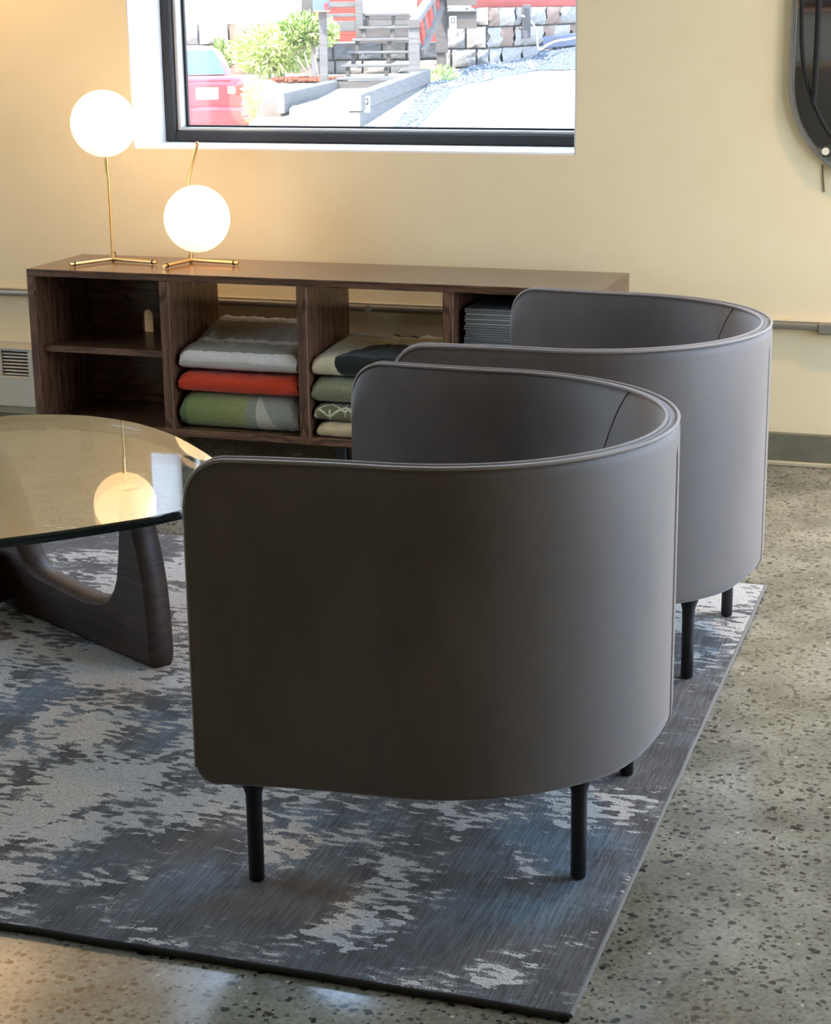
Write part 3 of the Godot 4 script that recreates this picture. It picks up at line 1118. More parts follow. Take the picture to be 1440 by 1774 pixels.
func blankets() -> void:
	var taupe := srgb(128, 122, 110)
	var striped := func(_u: float, w: float) -> Color:
		var j := 0.003 * sin(_u * 9.0)
		w += j
		if w < 0.26: return srgb(176, 160, 152)
		if w < 0.33: return srgb(188, 182, 170)
		if w < 0.44: return srgb(206, 200, 186)
		if w < 0.60: return srgb(140, 132, 114)
		if w < 0.63: return srgb(190, 182, 164)
		if w < 0.80: return srgb(138, 130, 114)
		return srgb(190, 190, 192)
	var herring := func(u: float, w: float) -> Color:
		var c := fposmod(u * 7.0, 1.0)
		var z := (c if c < 0.5 else 1.0 - c) * 0.35
		var s := fposmod(w * 34.0 + z * 24.0, 1.0)
		return srgb(206, 74, 40) if s > 0.5 else srgb(176, 54, 28)
	var leafy := func(u: float, w: float) -> Color:
		if u < 0.06: return srgb(92, 108, 66)
		if u < 0.56: return srgb(116, 126, 74).lerp(srgb(144, 142, 88), clampf((u - 0.06) * 1.6 + 0.1 * sin(w * 30.0), 0, 1))
		if u < 0.65: return srgb(134, 134, 112)
		if u < 0.75 + (0.36 - w) * 0.7: return srgb(178, 172, 146)
		return srgb(140, 138, 122)
	var beige := func(u: float, w: float) -> Color:
		if w > 0.80 and u < 0.40: return srgb(150, 144, 128)
		var dx := (u - 0.52) / 0.34
		var dy := (w - 0.42) / 0.30
		if dx * dx + dy * dy < 1.0 or (u > 0.5 and w < 0.55): return srgb(34, 36, 32)
		if w > 0.84 and u < 0.62: return srgb(46, 46, 42)
		return srgb(196, 184, 150)
	var olive := func(_u: float, _w: float) -> Color: return srgb(124, 124, 94)
	var lines := func(u: float, w: float) -> Color:
		if u < 0.02: return srgb(196, 188, 160) if fposmod(w * 60.0, 1.0) > 0.4 else srgb(108, 104, 78)
		var c := fposmod(u * 4.0, 1.0)
		var d := fposmod((w - 0.22) / 0.30, 1.0)
		var tent := absf(c - 0.5) * 1.1
		if absf(d - 0.25 - tent) < 0.06 or absf(d - 0.95 + tent * 0.7) < 0.05 or (absf(c - 0.5) < 0.025 and d < 0.6) or (c < 0.03 and d > 0.3): return srgb(200, 192, 160)
		return srgb(112, 108, 78)
	var ribbed := func(u: float, w: float) -> Color:
		return srgb(206, 186, 142) if fposmod(w * 40.0 + 0.3 * sin(u * 50.0) * 0.2, 1.0) > 0.4 else srgb(176, 154, 110)
	var za := 0.165
	var zb := 0.478
	var g := "folded throws in the sideboard"
	solo("folded_throw", throw_mesh(-1.800, -1.414, za, zb, 0.107, 0.106, 0.106, 0.0, 1), cloth_mat("throw_green", 256, 192, leafy), "thick green and grey folded throw at the bottom of its stack", "blanket", g)
	solo("folded_throw", throw_mesh(-1.797, -1.410, za, zb + 0.002, 0.2195, 0.060, 0.062, -0.003, 2), cloth_mat("throw_orange", 512, 256, herring), "orange herringbone folded throw between a green and a striped one", "blanket", g)
	solo("folded_throw", throw_mesh(-1.794, -1.412, za, zb - 0.002, 0.288, 0.068, 0.118, -0.002, 3), cloth_mat("throw_striped", 256, 256, striped), "grey folded throw with white stripes on top of the orange one", "blanket", g)
	solo("folded_throw", throw_mesh(-1.352, -0.975, za, zb, 0.107, 0.043, 0.043, 0.0, 4), cloth_mat("throw_ribbed", 256, 192, ribbed), "ribbed straw-coloured folded throw at the bottom of its stack", "blanket", g)
	solo("folded_throw", throw_mesh(-1.358, -0.975, za, zb, 0.156, 0.048, 0.048, 0.0, 5), cloth_mat("throw_lines", 512, 256, lines), "olive folded throw with cream zigzag lines", "blanket", g)
	solo("folded_throw", throw_mesh(-1.364, -0.975, za, zb + 0.003, 0.210, 0.073, 0.071, 0.0, 6), cloth_mat("throw_olive", 128, 96, olive), "plain olive green folded throw under the beige and black one", "blanket", g)
	solo("folded_throw", throw_mesh(-1.362, -0.975, za, zb, 0.290, 0.063, 0.080, -0.003, 7), cloth_mat("throw_beige", 256, 256, beige), "beige folded throw with a large black shape on top of its stack", "blanket", g)


# ---------------------------------------------------------------- lamps
func globe(t: Node3D, at: Vector3, r: float, energy: float, called := "globe") -> void:
	var st := mb()
	var prof := []
	for k in range(1, 24):
		var a := -PI / 2 + PI * k / 24.0
		prof.append(Vector2(cos(a) * r, sin(a) * r))
	lathe(st, prof, 40, at)
	part(t, called + "_lamp_glass", st, mats.globe_glow, "glowing white glass globe")
	var l := OmniLight3D.new()
	l.name = "globe_light"
	l.light_color = Color(1.0, 0.80, 0.56)
	l.light_energy = energy
	l.light_size = r
	l.omni_range = 14.0
	l.omni_attenuation = 2.0
	l.shadow_enabled = true
	l.position = at
	t.add_child(l)


func tripod(t: Node3D, ends: Array) -> void:
	for e in ends:
		var st := mb()
		var d: Vector3 = e.normalized()
		tube(st, [Vector3(0, 0.0085, 0), e + Vector3(0, 0.0085, 0)], 0.0052, 14)
		part(t, "base_rod", st, mats.brass)
		st = mb()
		tube(st, [e + Vector3(0, 0.0085, 0) - d * 0.018, e + Vector3(0, 0.0085, 0) - d * 0.015], 0.0074, 14)
		part(t, "rubber_ring", st, mats.dark_rubber)


func globe_lamps() -> void:
	var y := 0.5778
	var t := thing("table_lamp", "tall brass table lamp with glowing globe on top of its stem", "lamp", Vector3(-2.101, y, 0.286), 0.0, "globe table lamps on the sideboard")
	tripod(t, [Vector3(-0.067, 0, 0.150), Vector3(0.173, 0, 0.039), Vector3(-0.062, 0, -0.128)])
	var st := mb()
	tube(st, [Vector3(0, 0.004, 0), Vector3(0, 0.30, 0)], 0.0048, 14)
	part(t, "stem", st, mats.brass)
	st = mb()
	tube(st, [Vector3(0.0, 0.272, 0.003), Vector3(0.0, 0.332, 0.006)], 0.0066, 14)
	part(t, "socket_sleeve", st, mats.brass)
	globe(t, Vector3(0.002, 0.424, 0.012), 0.1005, 0.012)
	t = thing("table_lamp", "short brass table lamp with glowing globe low beside its bent stem", "lamp", Vector3(-1.847, y, 0.252), 0.0, "globe table lamps on the sideboard")
	tripod(t, [Vector3(-0.019, 0, 0.150), Vector3(0.171, 0, 0.025), Vector3(-0.047, 0, -0.097)])
	st = mb()
	tube(st, [Vector3(0, 0.004, 0), Vector3(0.0, 0.20, 0), Vector3(0.0, 0.248, 0), Vector3(0.003, 0.258, 0), Vector3(0.038, 0.362, 0.0)], 0.0050, 14)
	part(t, "stem", st, mats.brass)
	st = mb()
	lathe(st, [Vector2(0.002, -0.006), Vector2(0.0052, -0.004), Vector2(0.0062, 0.0), Vector2(0.0052, 0.004), Vector2(0.002, 0.006)], 14, Vector3(0.038, 0.364, 0.0))
	part(t, "stem_cap", st, mats.brass)
	globe(t, Vector3(0.066, 0.1465, 0.083), 0.1, 0.012)


# ---------------------------------------------------------------- on the back wall
func wall_things() -> void:
	# cable raceway along the wall
	var t := thing("cable_raceway", "thin grey metal raceway running along the wall below the window", "conduit", Vector3(-1.0, 0.432, 0.0))
	var st := mb()
	var poly := PackedVector2Array([Vector2(0.0, -0.022), Vector2(0.024, -0.022), Vector2(0.030, -0.018), Vector2(0.032, -0.008), Vector2(0.030, -0.002), Vector2(0.024, 0.0), Vector2(0.0, 0.0)])
	prism(st, poly, -3.58, 2.72, 0.0, Vector3.ZERO, Vector3.BACK, Vector3.UP, Vector3.RIGHT)
	part(t, "channel", st, mats.steel)
	st = mb()
	box(st, Vector3(-0.43, 0.003, 0.010), Vector3(6.3, 0.004, 0.020), 0.001)
	part(t, "flange", st, mat("flange_paint", srgb(206, 194, 164), 0.6))
	st = mb()
	tube(st, [Vector3(-0.345, -0.011, 0.028), Vector3(-0.345, -0.011, 0.038)], 0.012, 16)
	part(t, "screw_cap", st, mats.steel)
	st = mb()
	box(st, Vector3(1.105, -0.014, 0.018), Vector3(0.12, 0.036, 0.036), 0.006)
	part(t, "joint_cover", st, mats.steel)
	# baseboard heater to the side of the sideboard
	t = thing("baseboard_heater", "cream metal baseboard heater with slotted grille beside the sideboard", "heater", Vector3(-3.3, 0.0, 0.0))
	var hz := 0.095
	var x0 := -1.25
	var x1 := 1.16
	part(t, "back_plate", bx(x0, x1, 0.045, 0.25, 0.0, 0.012), mats.heater_paint)
	st = mb()
	var fx := 0.25
	while fx < x1 - 0.02:
		box(st, Vector3(fx, 0.15, 0.043), Vector3(0.0012, 0.17, 0.055))
		fx += 0.009
	var fins := part(t, "fins", st, mat("fin_metal", srgb(120, 118, 112), 0.6))
	fins.set_meta("kind", "stuff")
	part(t, "pipe", bx(x0 + 0.01, x1 - 0.01, 0.09, 0.115, 0.03, 0.055, 0.01), mats.steel)
	part(t, "top_cover", bx(x0, x1, 0.240, 0.247, 0.012, hz, 0.002), mats.heater_paint)
	part(t, "front_cover", bx(x0, x1, 0.045, 0.150, hz - 0.012, hz, 0.003), mats.heater_paint)
	st = mb()
	var n := 0
	var xx := x0
	while xx < x1:
		box(st, Vector3(xx + 0.009, 0.195, hz - 0.006), Vector3(0.018, 0.09, 0.010), 0.001)
		xx += 0.118
		n += 1
	part(t, "grille_bars", st, mats.heater_paint)
	for k in 8:
		var y := 0.1535 + k * 0.0115
		part(t, "grille_slat", bx(x0, x1, y, y + 0.0055, hz - 0.014, hz - 0.006, 0.001), mats.heater_paint)
	for x in [x0 + 0.05, 0.0, x1 - 0.09]:
		part(t, "foot", bx(x, x + 0.04, 0.0, 0.045, 0.012, 0.07, 0.002), mats.heater_paint)
	# capsule mirror
	t = thing("wall_mirror", "capsule-shaped wall mirror with thin grey rim and added black rods standing in for a reflection", "mirror", Vector3(0.23, 1.125, 0.0))
	var R := 0.30
	var H := 0.75
	var outline := func(r: float) -> PackedVector2Array:
		var p := PackedVector2Array()
		for k in 33:
			var a := PI + PI * k / 32.0
			p.append(Vector2(cos(a) * r, sin(a) * r))
		for k in 33:
			var a := PI * k / 32.0
			p.append(Vector2(cos(a) * r, H + sin(a) * r))
		return p
	st = mb()
	prism(st, outline.call(R), 0.004, 0.026, 0.003, Vector3.ZERO, Vector3.RIGHT, Vector3.UP, Vector3.BACK)
	part(t, "rim", st, mats.mirror_rim)
	st = mb()
	prism(st, outline.call(R - 0.016), 0.020, 0.0285, 0.0015, Vector3.ZERO, Vector3.RIGHT, Vector3.UP, Vector3.BACK)
	part(t, "mirror_glass", st, mats.mirror_silver, "silvered glass")
	# added black rods, a reflection in the glass built as solid shapes
	var pts := []
	for q in [[1389, -120], [1389, 0], [1389, 75], [1395, 130], [1412, 185], [1440, 235], [1490, 275]]:
		pts.append(wall_point(q[0], q[1], 0.033) - t.position)
	st = mb()
	tube(st, smooth_line(pts, 6), 0.0055, 10)
	part(t, "reflection_rod", st, mat("matte_black", srgb(12, 12, 12), 0.9), "added black rod standing in for a reflection")
	pts = []
	for q in [[1419, -120], [1418, 0], [1416, 60], [1413, 120], [1411, 160], [1408, 180]]:
		pts.append(wall_point(q[0], q[1], 0.036) - t.position)
	st = mb()
	tube(st, smooth_line(pts, 6), 0.0075, 10)
	part(t, "reflection_rod", st, mat("matte_black", srgb(12, 12, 12), 0.9), "added black rod standing in for a reflection")
	var kp := wall_point(1431, 262, 0.03) - t.position
	st = mb()
	box(st, kp + Vector3(0.02, 0.0, 0.001), Vector3(0.055, 0.032, 0.004), 0.001)
	part(t, "clip_plate", st, mat("clip_plate", srgb(60, 62, 58), 0.3))
	st = mb()
	tube(st, [kp + Vector3(0, 0, 0.002), kp + Vector3(0, 0, 0.008)], 0.0105, 20)
	part(t, "clip_button", st, mat("clip_button", srgb(232, 222, 194), 0.4), "round ivory clip button")
	# short cord end hanging out from behind the mirror
	st = mb()
	tube(st, [wall_point(1425, 285, 0.004), wall_point(1426, 300, 0.004), wall_point(1428, 333, 0.003)], 0.0022, 8)
	solo("hanging_cord", st, mat("cord_brown", srgb(112, 92, 62), 0.8), "short brown cord end hanging below the mirror rim", "cord")


func wall_point(x: float, y: float, z: float) -> Vector3:
	var ray := FWD + RIGHT * ((x - 720.0) / FOCAL) - UPV * ((y - 887.0) / FOCAL)
	return CAM + ray * ((z - CAM.z) / ray.z)


# ---------------------------------------------------------------- ceiling lights that wash the wall
func ceiling_things() -> void:
	var t := thing("light_track", "white ceiling track carrying the wall-washing spotlights", "track", Vector3(-0.9, 3.0, 1.62))
	part(t, "rail", bx(-3.2, 2.6, -0.03, 0.0, -0.018, 0.018, 0.003), mats.white_paint)
	var glow := mat("spot_lamp_glow", srgb(255, 240, 215), 0.4)
	glow.emission_enabled = true
	glow.emission = Color(1.0, 0.85, 0.62)
	glow.emission_energy_multiplier = 6.0
	for x in [-2.2, -1.0, 0.2, 1.4]:
		var s := thing("track_spotlight", "white cylindrical spotlight hanging from the ceiling track", "spotlight", Vector3(x, 2.97, 1.62), 0.0, "spotlights on the ceiling track")
		var aim := Vector3(0, 0.55 - 2.8, -1.62).normalized()
		var c := Vector3(0, -0.11, 0)
		var st := mb()
		tube(st, [Vector3(0, 0, 0), c], 0.012, 10)
		part(s, "arm", st, mats.white_paint)
		st = mb()
		tube(st, [c - aim * 0.06, c + aim * 0.07], 0.036, 20, true)
		part(s, "housing", st, mats.white_paint)
		st = mb()
		tube(st, [c + aim * 0.071, c + aim * 0.073], 0.030, 20, true)
		part(s, "lamp_face", st, glow)
		var l := SpotLight3D.new()
		l.name = "spot_light"
		l.light_color = Color(1.0, 0.78, 0.48)
		l.light_energy = {-2.2: 0.7, -1.0: 2.0, 0.2: 5.0, 1.4: 6.6}[x]
		l.light_size = 0.03
		l.spot_angle = 52.0
		l.spot_angle_attenuation = 1.0
		l.spot_range = 14.0
		l.spot_attenuation = 2.0
		l.shadow_enabled = true
		s.add_child(l)
		l.position = c + aim * 0.078
		l.look_at_from_position(l.position, l.position + aim, Vector3.UP)
	# pendant globe out to the side, its glow reaches the corner of the wall
	var p := thing("pendant_lamp", "warm glass globe pendant hanging by the wall above the heater", "lamp", Vector3(-2.72, 1.80, 0.42))
	var st2 := mb()
	tube(st2, [Vector3(0, 0.16, 0), Vector3(0, 1.2, 0)], 0.003, 8)
	part(p, "cable", st2, mats.black_metal)
	st2 = mb()
	lathe(st2, [Vector2(0.02, 0.126), Vector2(0.024, 0.133), Vector2(0.022, 0.18), Vector2(0.008, 0.195)], 20)
	part(p, "socket", st2, mats.brass)
	globe(p, Vector3.ZERO, 0.13, 0.13)
	for e in [[1.2, 0.8, "round white recessed downlight in the ceiling near the window wall"], [-0.9, 9.1, "added unseen ceiling downlight that brightens the rear wall for the mirror"]]:  # the second is an added lamp, brightening the rear wall in the mirror
		var d := thing("ceiling_downlight", e[2], "downlight", Vector3(e[0], 3.0, e[1]))
		var st3 := mb()
		lathe(st3, [Vector2(0.058, -0.010), Vector2(0.070, -0.008), Vector2(0.074, 0.0)], 28)
		part(d, "trim_ring", st3, mats.white_paint)
		st3 = mb()
		lathe(st3, [Vector2(0.050, -0.0115), Vector2(0.052, -0.0105)], 28)
		part(d, "lamp_face", st3, glow)
		var l := SpotLight3D.new()
		l.name = "down_light"
		l.light_color = Color(1.0, 0.82, 0.60)
		l.light_energy = 3.0
		l.light_size = 0.05
		l.spot_angle = 58.0
		l.spot_angle_attenuation = 1.0
		l.spot_range = 14.0
		l.spot_attenuation = 2.0
		l.shadow_enabled = true
		d.add_child(l)
		l.position = Vector3(0, -0.02, 0)
		l.rotation.x = -PI / 2


# ---------------------------------------------------------------- behind the camera, seen in the mirror
func rear_room() -> void:
	var t := thing("storage_cabinet", "charcoal storage cabinet standing against the rear wall", "cabinet", Vector3(-0.9, 0, 9.7))
	var g := mat("charcoal_laminate", srgb(72, 74, 74), 0.6)
	part(t, "body", bx(-0.9, 0.9, 0.06, 0.86, -0.25, 0.28, 0.004), g)
	part(t, "plinth", bx(-0.86, 0.86, 0.0, 0.06, -0.22, 0.26), mats.black_metal)
	for x in [-0.895, -0.295, 0.305]:
		var d := part(t, "door", bx(x, x + 0.59, 0.08, 0.84, -0.27, -0.252, 0.003), g)
		part(d, "handle", bx(x + 0.52, x + 0.535, 0.4, 0.56, -0.285, -0.27, 0.002), mats.black_metal)
	var s := thing("wall_shelf", "dark wooden shelf board fixed to the rear wall", "shelf", Vector3(-0.9, 1.25, 9.87))
	part(s, "board", bx(-0.8, 0.8, 0.0, 0.03, -0.13, 0.13, 0.003), mats.walnut)
	var k := thing("carry_case", "black rounded carry case standing on the rear wall shelf", "case", Vector3(-1.1, 1.28, 9.87))
	part(k, "body", bx(-0.2, 0.2, 0.0, 0.15, -0.08, 0.08, 0.03), mats.black_metal)
	part(k, "latch", bx(-0.17, -0.15, 0.06, 0.1, -0.085, -0.079, 0.001), mats.bead)
	for x in [-0.6, 0.6]:
		part(s, "bracket", bx(x, x + 0.02, -0.12, 0.0, -0.08, 0.12, 0.002), mats.black_metal)


# ---------------------------------------------------------------- outdoors
func outdoors() -> void:
	var bas := Basis(Vector3.UP, YAW)
	var eo := Vector3(CAM.x, 0, CAM.z)
	var concrete := mottled("concrete", 256, 0.02, 71, [srgb(186, 184, 178), srgb(204, 202, 196)], 0.9, Vector3(0.6, 0.6, 0.6), Vector2.ONE, 0.2)
	var gravel := mottled("gravel", 256, 0.12, 72, [srgb(54, 60, 68), srgb(82, 90, 100), srgb(112, 118, 127)], 0.95, Vector3(0.8, 0.8, 0.8), Vector2.ONE, 0.6)
	var grey_wood := mottled("weathered_wood", 128, 0.05, 73, [srgb(80, 78, 75), srgb(102, 99, 96)], 0.85, Vector3(1.5, 1.5, 1.5), Vector2(0.3, 2.0), 0.2)
	var brown_wood := mottled("brown_wood", 128, 0.05, 74, [srgb(68, 62, 59), srgb(86, 80, 76)], 0.85, Vector3(1.5, 1.5, 1.5), Vector2(0.3, 2.0), 0.2)
	var red := mottled("red_clapboard", 128, 0.05, 75, [srgb(130, 48, 40), srgb(150, 62, 50)], 0.8, Vector3(1, 1, 1), Vector2(0.3, 2.0), 0.2)
	var white := mat("white_siding", srgb(228, 226, 224), 0.7)
	# ground: a lot that rises a little towards the house, with a bank down to the street
	var g := struct("ground_outside")
	g.position = eo
	g.rotation.y = YAW
	var yn := px(640, 223, 23.0).y
	var yf := px(650, 142, 28.0).y
	var prof := [[3.0, -0.3], [18.0, yn - 0.12], [23.0, yn], [27.6, lerpf(yn, yf, 0.92)], [28.6, yf + 0.01], [31.0, yf + 0.05], [60.0, yf + 0.4]]
	var st := mb()
	var rows := []
	for e in prof:
		var row := []
		for k in 201:
			var a := -40.0 + 0.4 * k
			var y: float = e[1]
			if a < px(440, 200, 25.0).x and e[0] < 28.2: y = minf(y, px(345, 265, 25.7).y)
			row.append(Vector3(a, y, -e[0]))
		rows.append(row)
	# drop the near strip under the building's own foot
	grid(st, rows)
	part(g, "pavement", st, concrete)
	st = mb()
	box(st, Vector3(0, -1.1, 0), Vector3(160, 0.4, 160))
	part(g, "earth", st, concrete)
	# gravel strip beside the wall
	var gb := out_thing("gravel_bed", "blue-grey gravel bed along the stone house wall", "gravel", px(760, 140, 28.0))
	gb.set_meta("kind", "stuff")
	st = mb()
	var gl := [[676, 226, 0], [716, 226, 0], [742, 149, 0], [792, 152, 0], [776, 128, 29.6], [850, 139, 0], [848, 106, 30.4], [930, 123, 0], [905, 84, 32.2], [1040, 121, 0], [1040, 58, 35.0]]
	for e in gl:
		if e[2] == 0:
			var dd := 18.0
			while dd < 36.0:
				var q := px(e[0], e[1], dd)
				var gy := 0.0
				for i in prof.size() - 1:
					if dd >= prof[i][0] and dd < prof[i + 1][0]:
						gy = lerpf(prof[i][1], prof[i + 1][1], (dd - prof[i][0]) / (prof[i + 1][0] - prof[i][0]))
				if q.y <= gy: break
				dd += 0.02
			e[2] = dd
	for i in gl.size() - 2:
		var a := px(gl[i][0], gl[i][1], gl[i][2]) - base_of(gb) + Vector3(0, 0.012, 0)
		var b := px(gl[i + 1][0], gl[i + 1][1], gl[i + 1][2]) - base_of(gb) + Vector3(0, 0.012, 0)
		var c := px(gl[i + 2][0], gl[i + 2][1], gl[i + 2][2]) - base_of(gb) + Vector3(0, 0.012, 0)
		tri(st, a, b, c, (a + b + c) / 3 - Vector3.UP)
	part(gb, "gravel_surface", st, gravel)
	var mm := MultiMesh.new()
	mm.transform_format = MultiMesh.TRANSFORM_3D
	mm.use_colors = true
	var pebble := mb()
	lathe(pebble, [Vector2(0.3, -0.4), Vector2(0.5, 0.0), Vector2(0.25, 0.4)], 5)
	pebble.generate_normals()
	mm.mesh = pebble.commit()
	mm.instance_count = 1400
	for i in mm.instance_count:
		var k := rng.randi_range(0, gl.size() - 3)
		var u := rng.randf()
		var w := rng.randf() * (1.0 - u)
		var q: Vector3 = px(gl[k][0], gl[k][1], gl[k][2]) * (1 - u - w) + px(gl[k + 1][0], gl[k + 1][1], gl[k + 1][2]) * u + px(gl[k + 2][0], gl[k + 2][1], gl[k + 2][2]) * w
		var sc := rng.randf_range(0.02, 0.06)
		mm.set_instance_transform(i, Transform3D(Basis(Vector3.UP, rng.randf() * TAU).scaled(Vector3(sc, sc * 0.7, sc)), q - base_of(gb) + Vector3(0, 0.02, 0)))
		var tone := rng.randf_range(0.10, 0.36)
		mm.set_instance_color(i, Color(tone * 0.9, tone * 0.97, tone * 1.05))
	var mi := MultiMeshInstance3D.new()
	mi.name = "pebbles"
	mi.multimesh = mm
	var pm := mat("pebble", Color.WHITE, 0.9)
	pm.vertex_color_use_as_albedo = true
	mi.material_override = pm
	mi.set_meta("kind", "stuff")
	gb.add_child(mi)
	house(red, white, grey_wood, brown_wood)
	stairs(grey_wood, brown_wood, red)
	timber_walls(grey_wood, brown_wood, concrete)
	garden(grey_wood)
	car()


func stone_wall(parent: Node3D, a: Vector3, b: Vector3, top: float, courses: float, wmin: float, wmax: float, tones: Array, shapes: Array) -> void:
	var o := base_of(parent)
	var u := Vector3(b.x - a.x, 0, b.z - a.z)
	var len := u.length()
	u /= len
	var turn := atan2(-u.z, u.x)
	var low := minf(a.y, b.y) - 0.1
	var st := mb()
	box(st, (a + u * len / 2) * Vector3(1, 0, 1) + Vector3(0, (low + top) / 2, 0) - o - Basis(Vector3.UP, turn).z * 0.17, Vector3(len, top - low - 0.02, 0.2), 0.0, Basis(Vector3.UP, turn))
	part(parent, "mortar_core", st, mat("mortar", srgb(84, 81, 78), 0.95))
	var y := top
	while y > low + 0.05:
		var h := courses * rng.randf_range(0.85, 1.15)
		var s := rng.randf_range(-0.25, 0.0)
		while s < len:
			var w := rng.randf_range(wmin, wmax)
			var s0 := maxf(s, 0.0)
			var s1 := minf(s + w, len)
			if s1 - s0 > 0.08:
				var m := part_mesh(parent, "stone", shapes[rng.randi() % shapes.size()], tones[rng.randi() % tones.size()])
				m.position = Vector3(a.x, 0, a.z) + u * ((s0 + s1) / 2) + Vector3(0, y - h / 2, 0) - o - Basis(Vector3.UP, turn).z * 0.06
				m.rotation.y = turn
				m.scale = Vector3(s1 - s0 - 0.03, h - 0.03, 0.16 + rng.randf() * 0.08)
			s += w
		y -= h


func house(red: Material, white: Material, grey: Material, brown: Material) -> void:
	var base := px(700, 135, 30.0)
	var t := out_thing("house", "house with rough grey stone foundation and red clapboard across the lot", "house", base)
	var shapes := []
	for k in 4:
		var st := mb()
		# a block with a rough, bulging face
		var n := noise(1.3, 200 + k, 2)
		var rows := []
		for j in 6:
			var row := []
			for i in 6:
				var x := i / 5.0 - 0.5
				var y := j / 5.0 - 0.5
				var edge := maxf(absf(x), absf(y)) * 2.0
				row.append(Vector3(x * (1.0 + 0.04 * n.get_noise_2d(i, j + 40)), y * (1.0 + 0.05 * n.get_noise_2d(i + 30, j)), 0.5 * (1.0 - 0.55 * pow(edge, 6.0)) + 0.35 * n.get_noise_2d(i * 1.4, j * 1.4)))
			rows.append(row)
		grid(st, rows)
		st.generate_normals()
		shapes.append(st.commit())
	var tones := []
	for k in 3:
		tones.append(mottled("stone_%d" % k, 96, 0.06, 80 + k, [[srgb(86, 84, 82), srgb(122, 119, 116), srgb(150, 147, 143)], [srgb(96, 90, 84), srgb(134, 127, 120), srgb(158, 152, 145)], [srgb(80, 80, 81), srgb(112, 112, 113), srgb(140, 140, 141)]][k], 0.95, Vector3(2.5, 2.5, 2.5), Vector2.ONE, 0.25))
	var warm := [mottled("stone_warm", 96, 0.06, 84, [srgb(96, 78, 68), srgb(126, 106, 93)], 0.95, Vector3(2.5, 2.5, 2.5), Vector2.ONE, 0.25), tones[1]]
	var f1 := Node3D.new(); f1.name = "foundation"; t.add_child(f1)
	stone_wall(f1, px(300, 122, 30.6), px(540, 120, 30.6), px(430, 40, 30.6).y, 0.30, 0.35, 0.75, warm, shapes)
	var f2 := Node3D.new(); f2.name = "foundation"; t.add_child(f2, true)
	stone_wall(f2, px(540, 128, 30.3), px(848, 122, 30.3), px(700, 73, 30.3).y, 0.24, 0.3, 0.6, tones, shapes)
	var f3 := Node3D.new(); f3.name = "foundation"; t.add_child(f3, true)
	stone_wall(f3, px(772, 132, 30.1), px(848, 116, 30.1), px(800, 12, 30.1).y, 0.31, 0.3, 0.62, tones, shapes)
	var f4 := Node3D.new(); f4.name = "foundation"; t.add_child(f4, true)
	stone_wall(f4, px(848, 114, 30.1), px(1060, 70, 35.0), px(848, 12, 30.1).y, 0.33, 0.4, 0.85, [tones[1], warm[0], tones[0]], shapes)
	# red boards above the stone
	for k in 8:
		var y1 := 13.0 - k * 11.0
		var a := px(818, y1, 30.0) - base
		var b := px(1060, y1 + 2.0, 34.9) - base
		a.y = px(848, y1, 30.1).y - base.y
		b.y = a.y
		var fdir := (b - a).normalized()
		var st := mb()
		box(st, (a + b) / 2 + Vector3(0, 0.05, 0), Vector3(a.distance_to(b), 0.105, 0.04), 0.006, Basis(Vector3.UP, atan2(-fdir.z, fdir.x)) * Basis(Vector3.RIGHT, 0.1))
		part(t, "clapboard", st, red)
	for k in 7:
		out_box(t, "clapboard", 540, 72 - (k + 1) * 11, 622, 73 - k * 11, 30.1, 0.04, red)
		out_box(t, "clapboard", 722, 72 - (k + 1) * 11, 775, 73 - k * 11, 30.1, 0.04, red)
	out_box(t, "porch_back_board", 620, 26, 724, 76, 30.1, 0.05, brown)
	out_box(t, "front_door", 640, -60, 712, 26, 30.1, 0.05, white)
	# basement window in the stone
	var w := out_box(t, "basement_window", 905, 8, 920, 66, 31.1, 0.10, mat("dark_sash", srgb(74, 72, 76), 0.6))
	out_box(w, "pane", 908, 14, 917, 52, 30.99, 0.01, mat("dark_glass", srgb(40, 42, 48), 0.1))
	# pale boards closing the space under the porch
	for k in 4:
		out_box(t, "porch_board", 300, -34 + k * 19, 536, -16 + k * 19, 29.4, 0.05, white, 0.01)
	# porch box beside the stairs
	out_box(t, "porch_fascia", 774, -40, 826, 10, 28.9, 0.12, brown)
	out_box(t, "porch_fascia", 776, 19, 826, 50, 28.9, 0.12, brown)
	out_box(t, "porch_ledge", 774, 17, 827, 21, 28.82, 0.1, grey)
	out_box(t, "porch_post", 755, -40, 775, 92, 29.0, 0.16, brown)
	out_box(t, "porch_post", 757, 90, 771, 134, 29.05, 0.14, brown)
	number_plate(778.5, 28, 791, 52, 28.87, "small white plate with a black ring on the porch box")


func number_plate(x0: float, y0: float, x1: float, y1: float, d: float, label: String) -> void:
	var t := out_thing("sign_plate", label, "sign", px((x0 + x1) / 2, y1, d))
	out_box(t, "plate", x0, y0, x1, y1, d, 0.02, mat("plate_white", srgb(236, 234, 228), 0.6), 0.003)
	var ink := mat("plate_ink", srgb(40, 38, 36), 0.7)
	var w := x1 - x0
	var h := y1 - y0
	for e in [[.2, .12, .34, .52], [.66, .12, .8, .52], [.34, .12, .66, .2], [.34, .44, .66, .52], [.18, .80, .82, .84]]:
		out_box(t, "print", x0 + w * e[0], y0 + h * e[1], x0 + w * e[2], y0 + h * e[3], d - 0.003, 0.004, ink, 0.0)


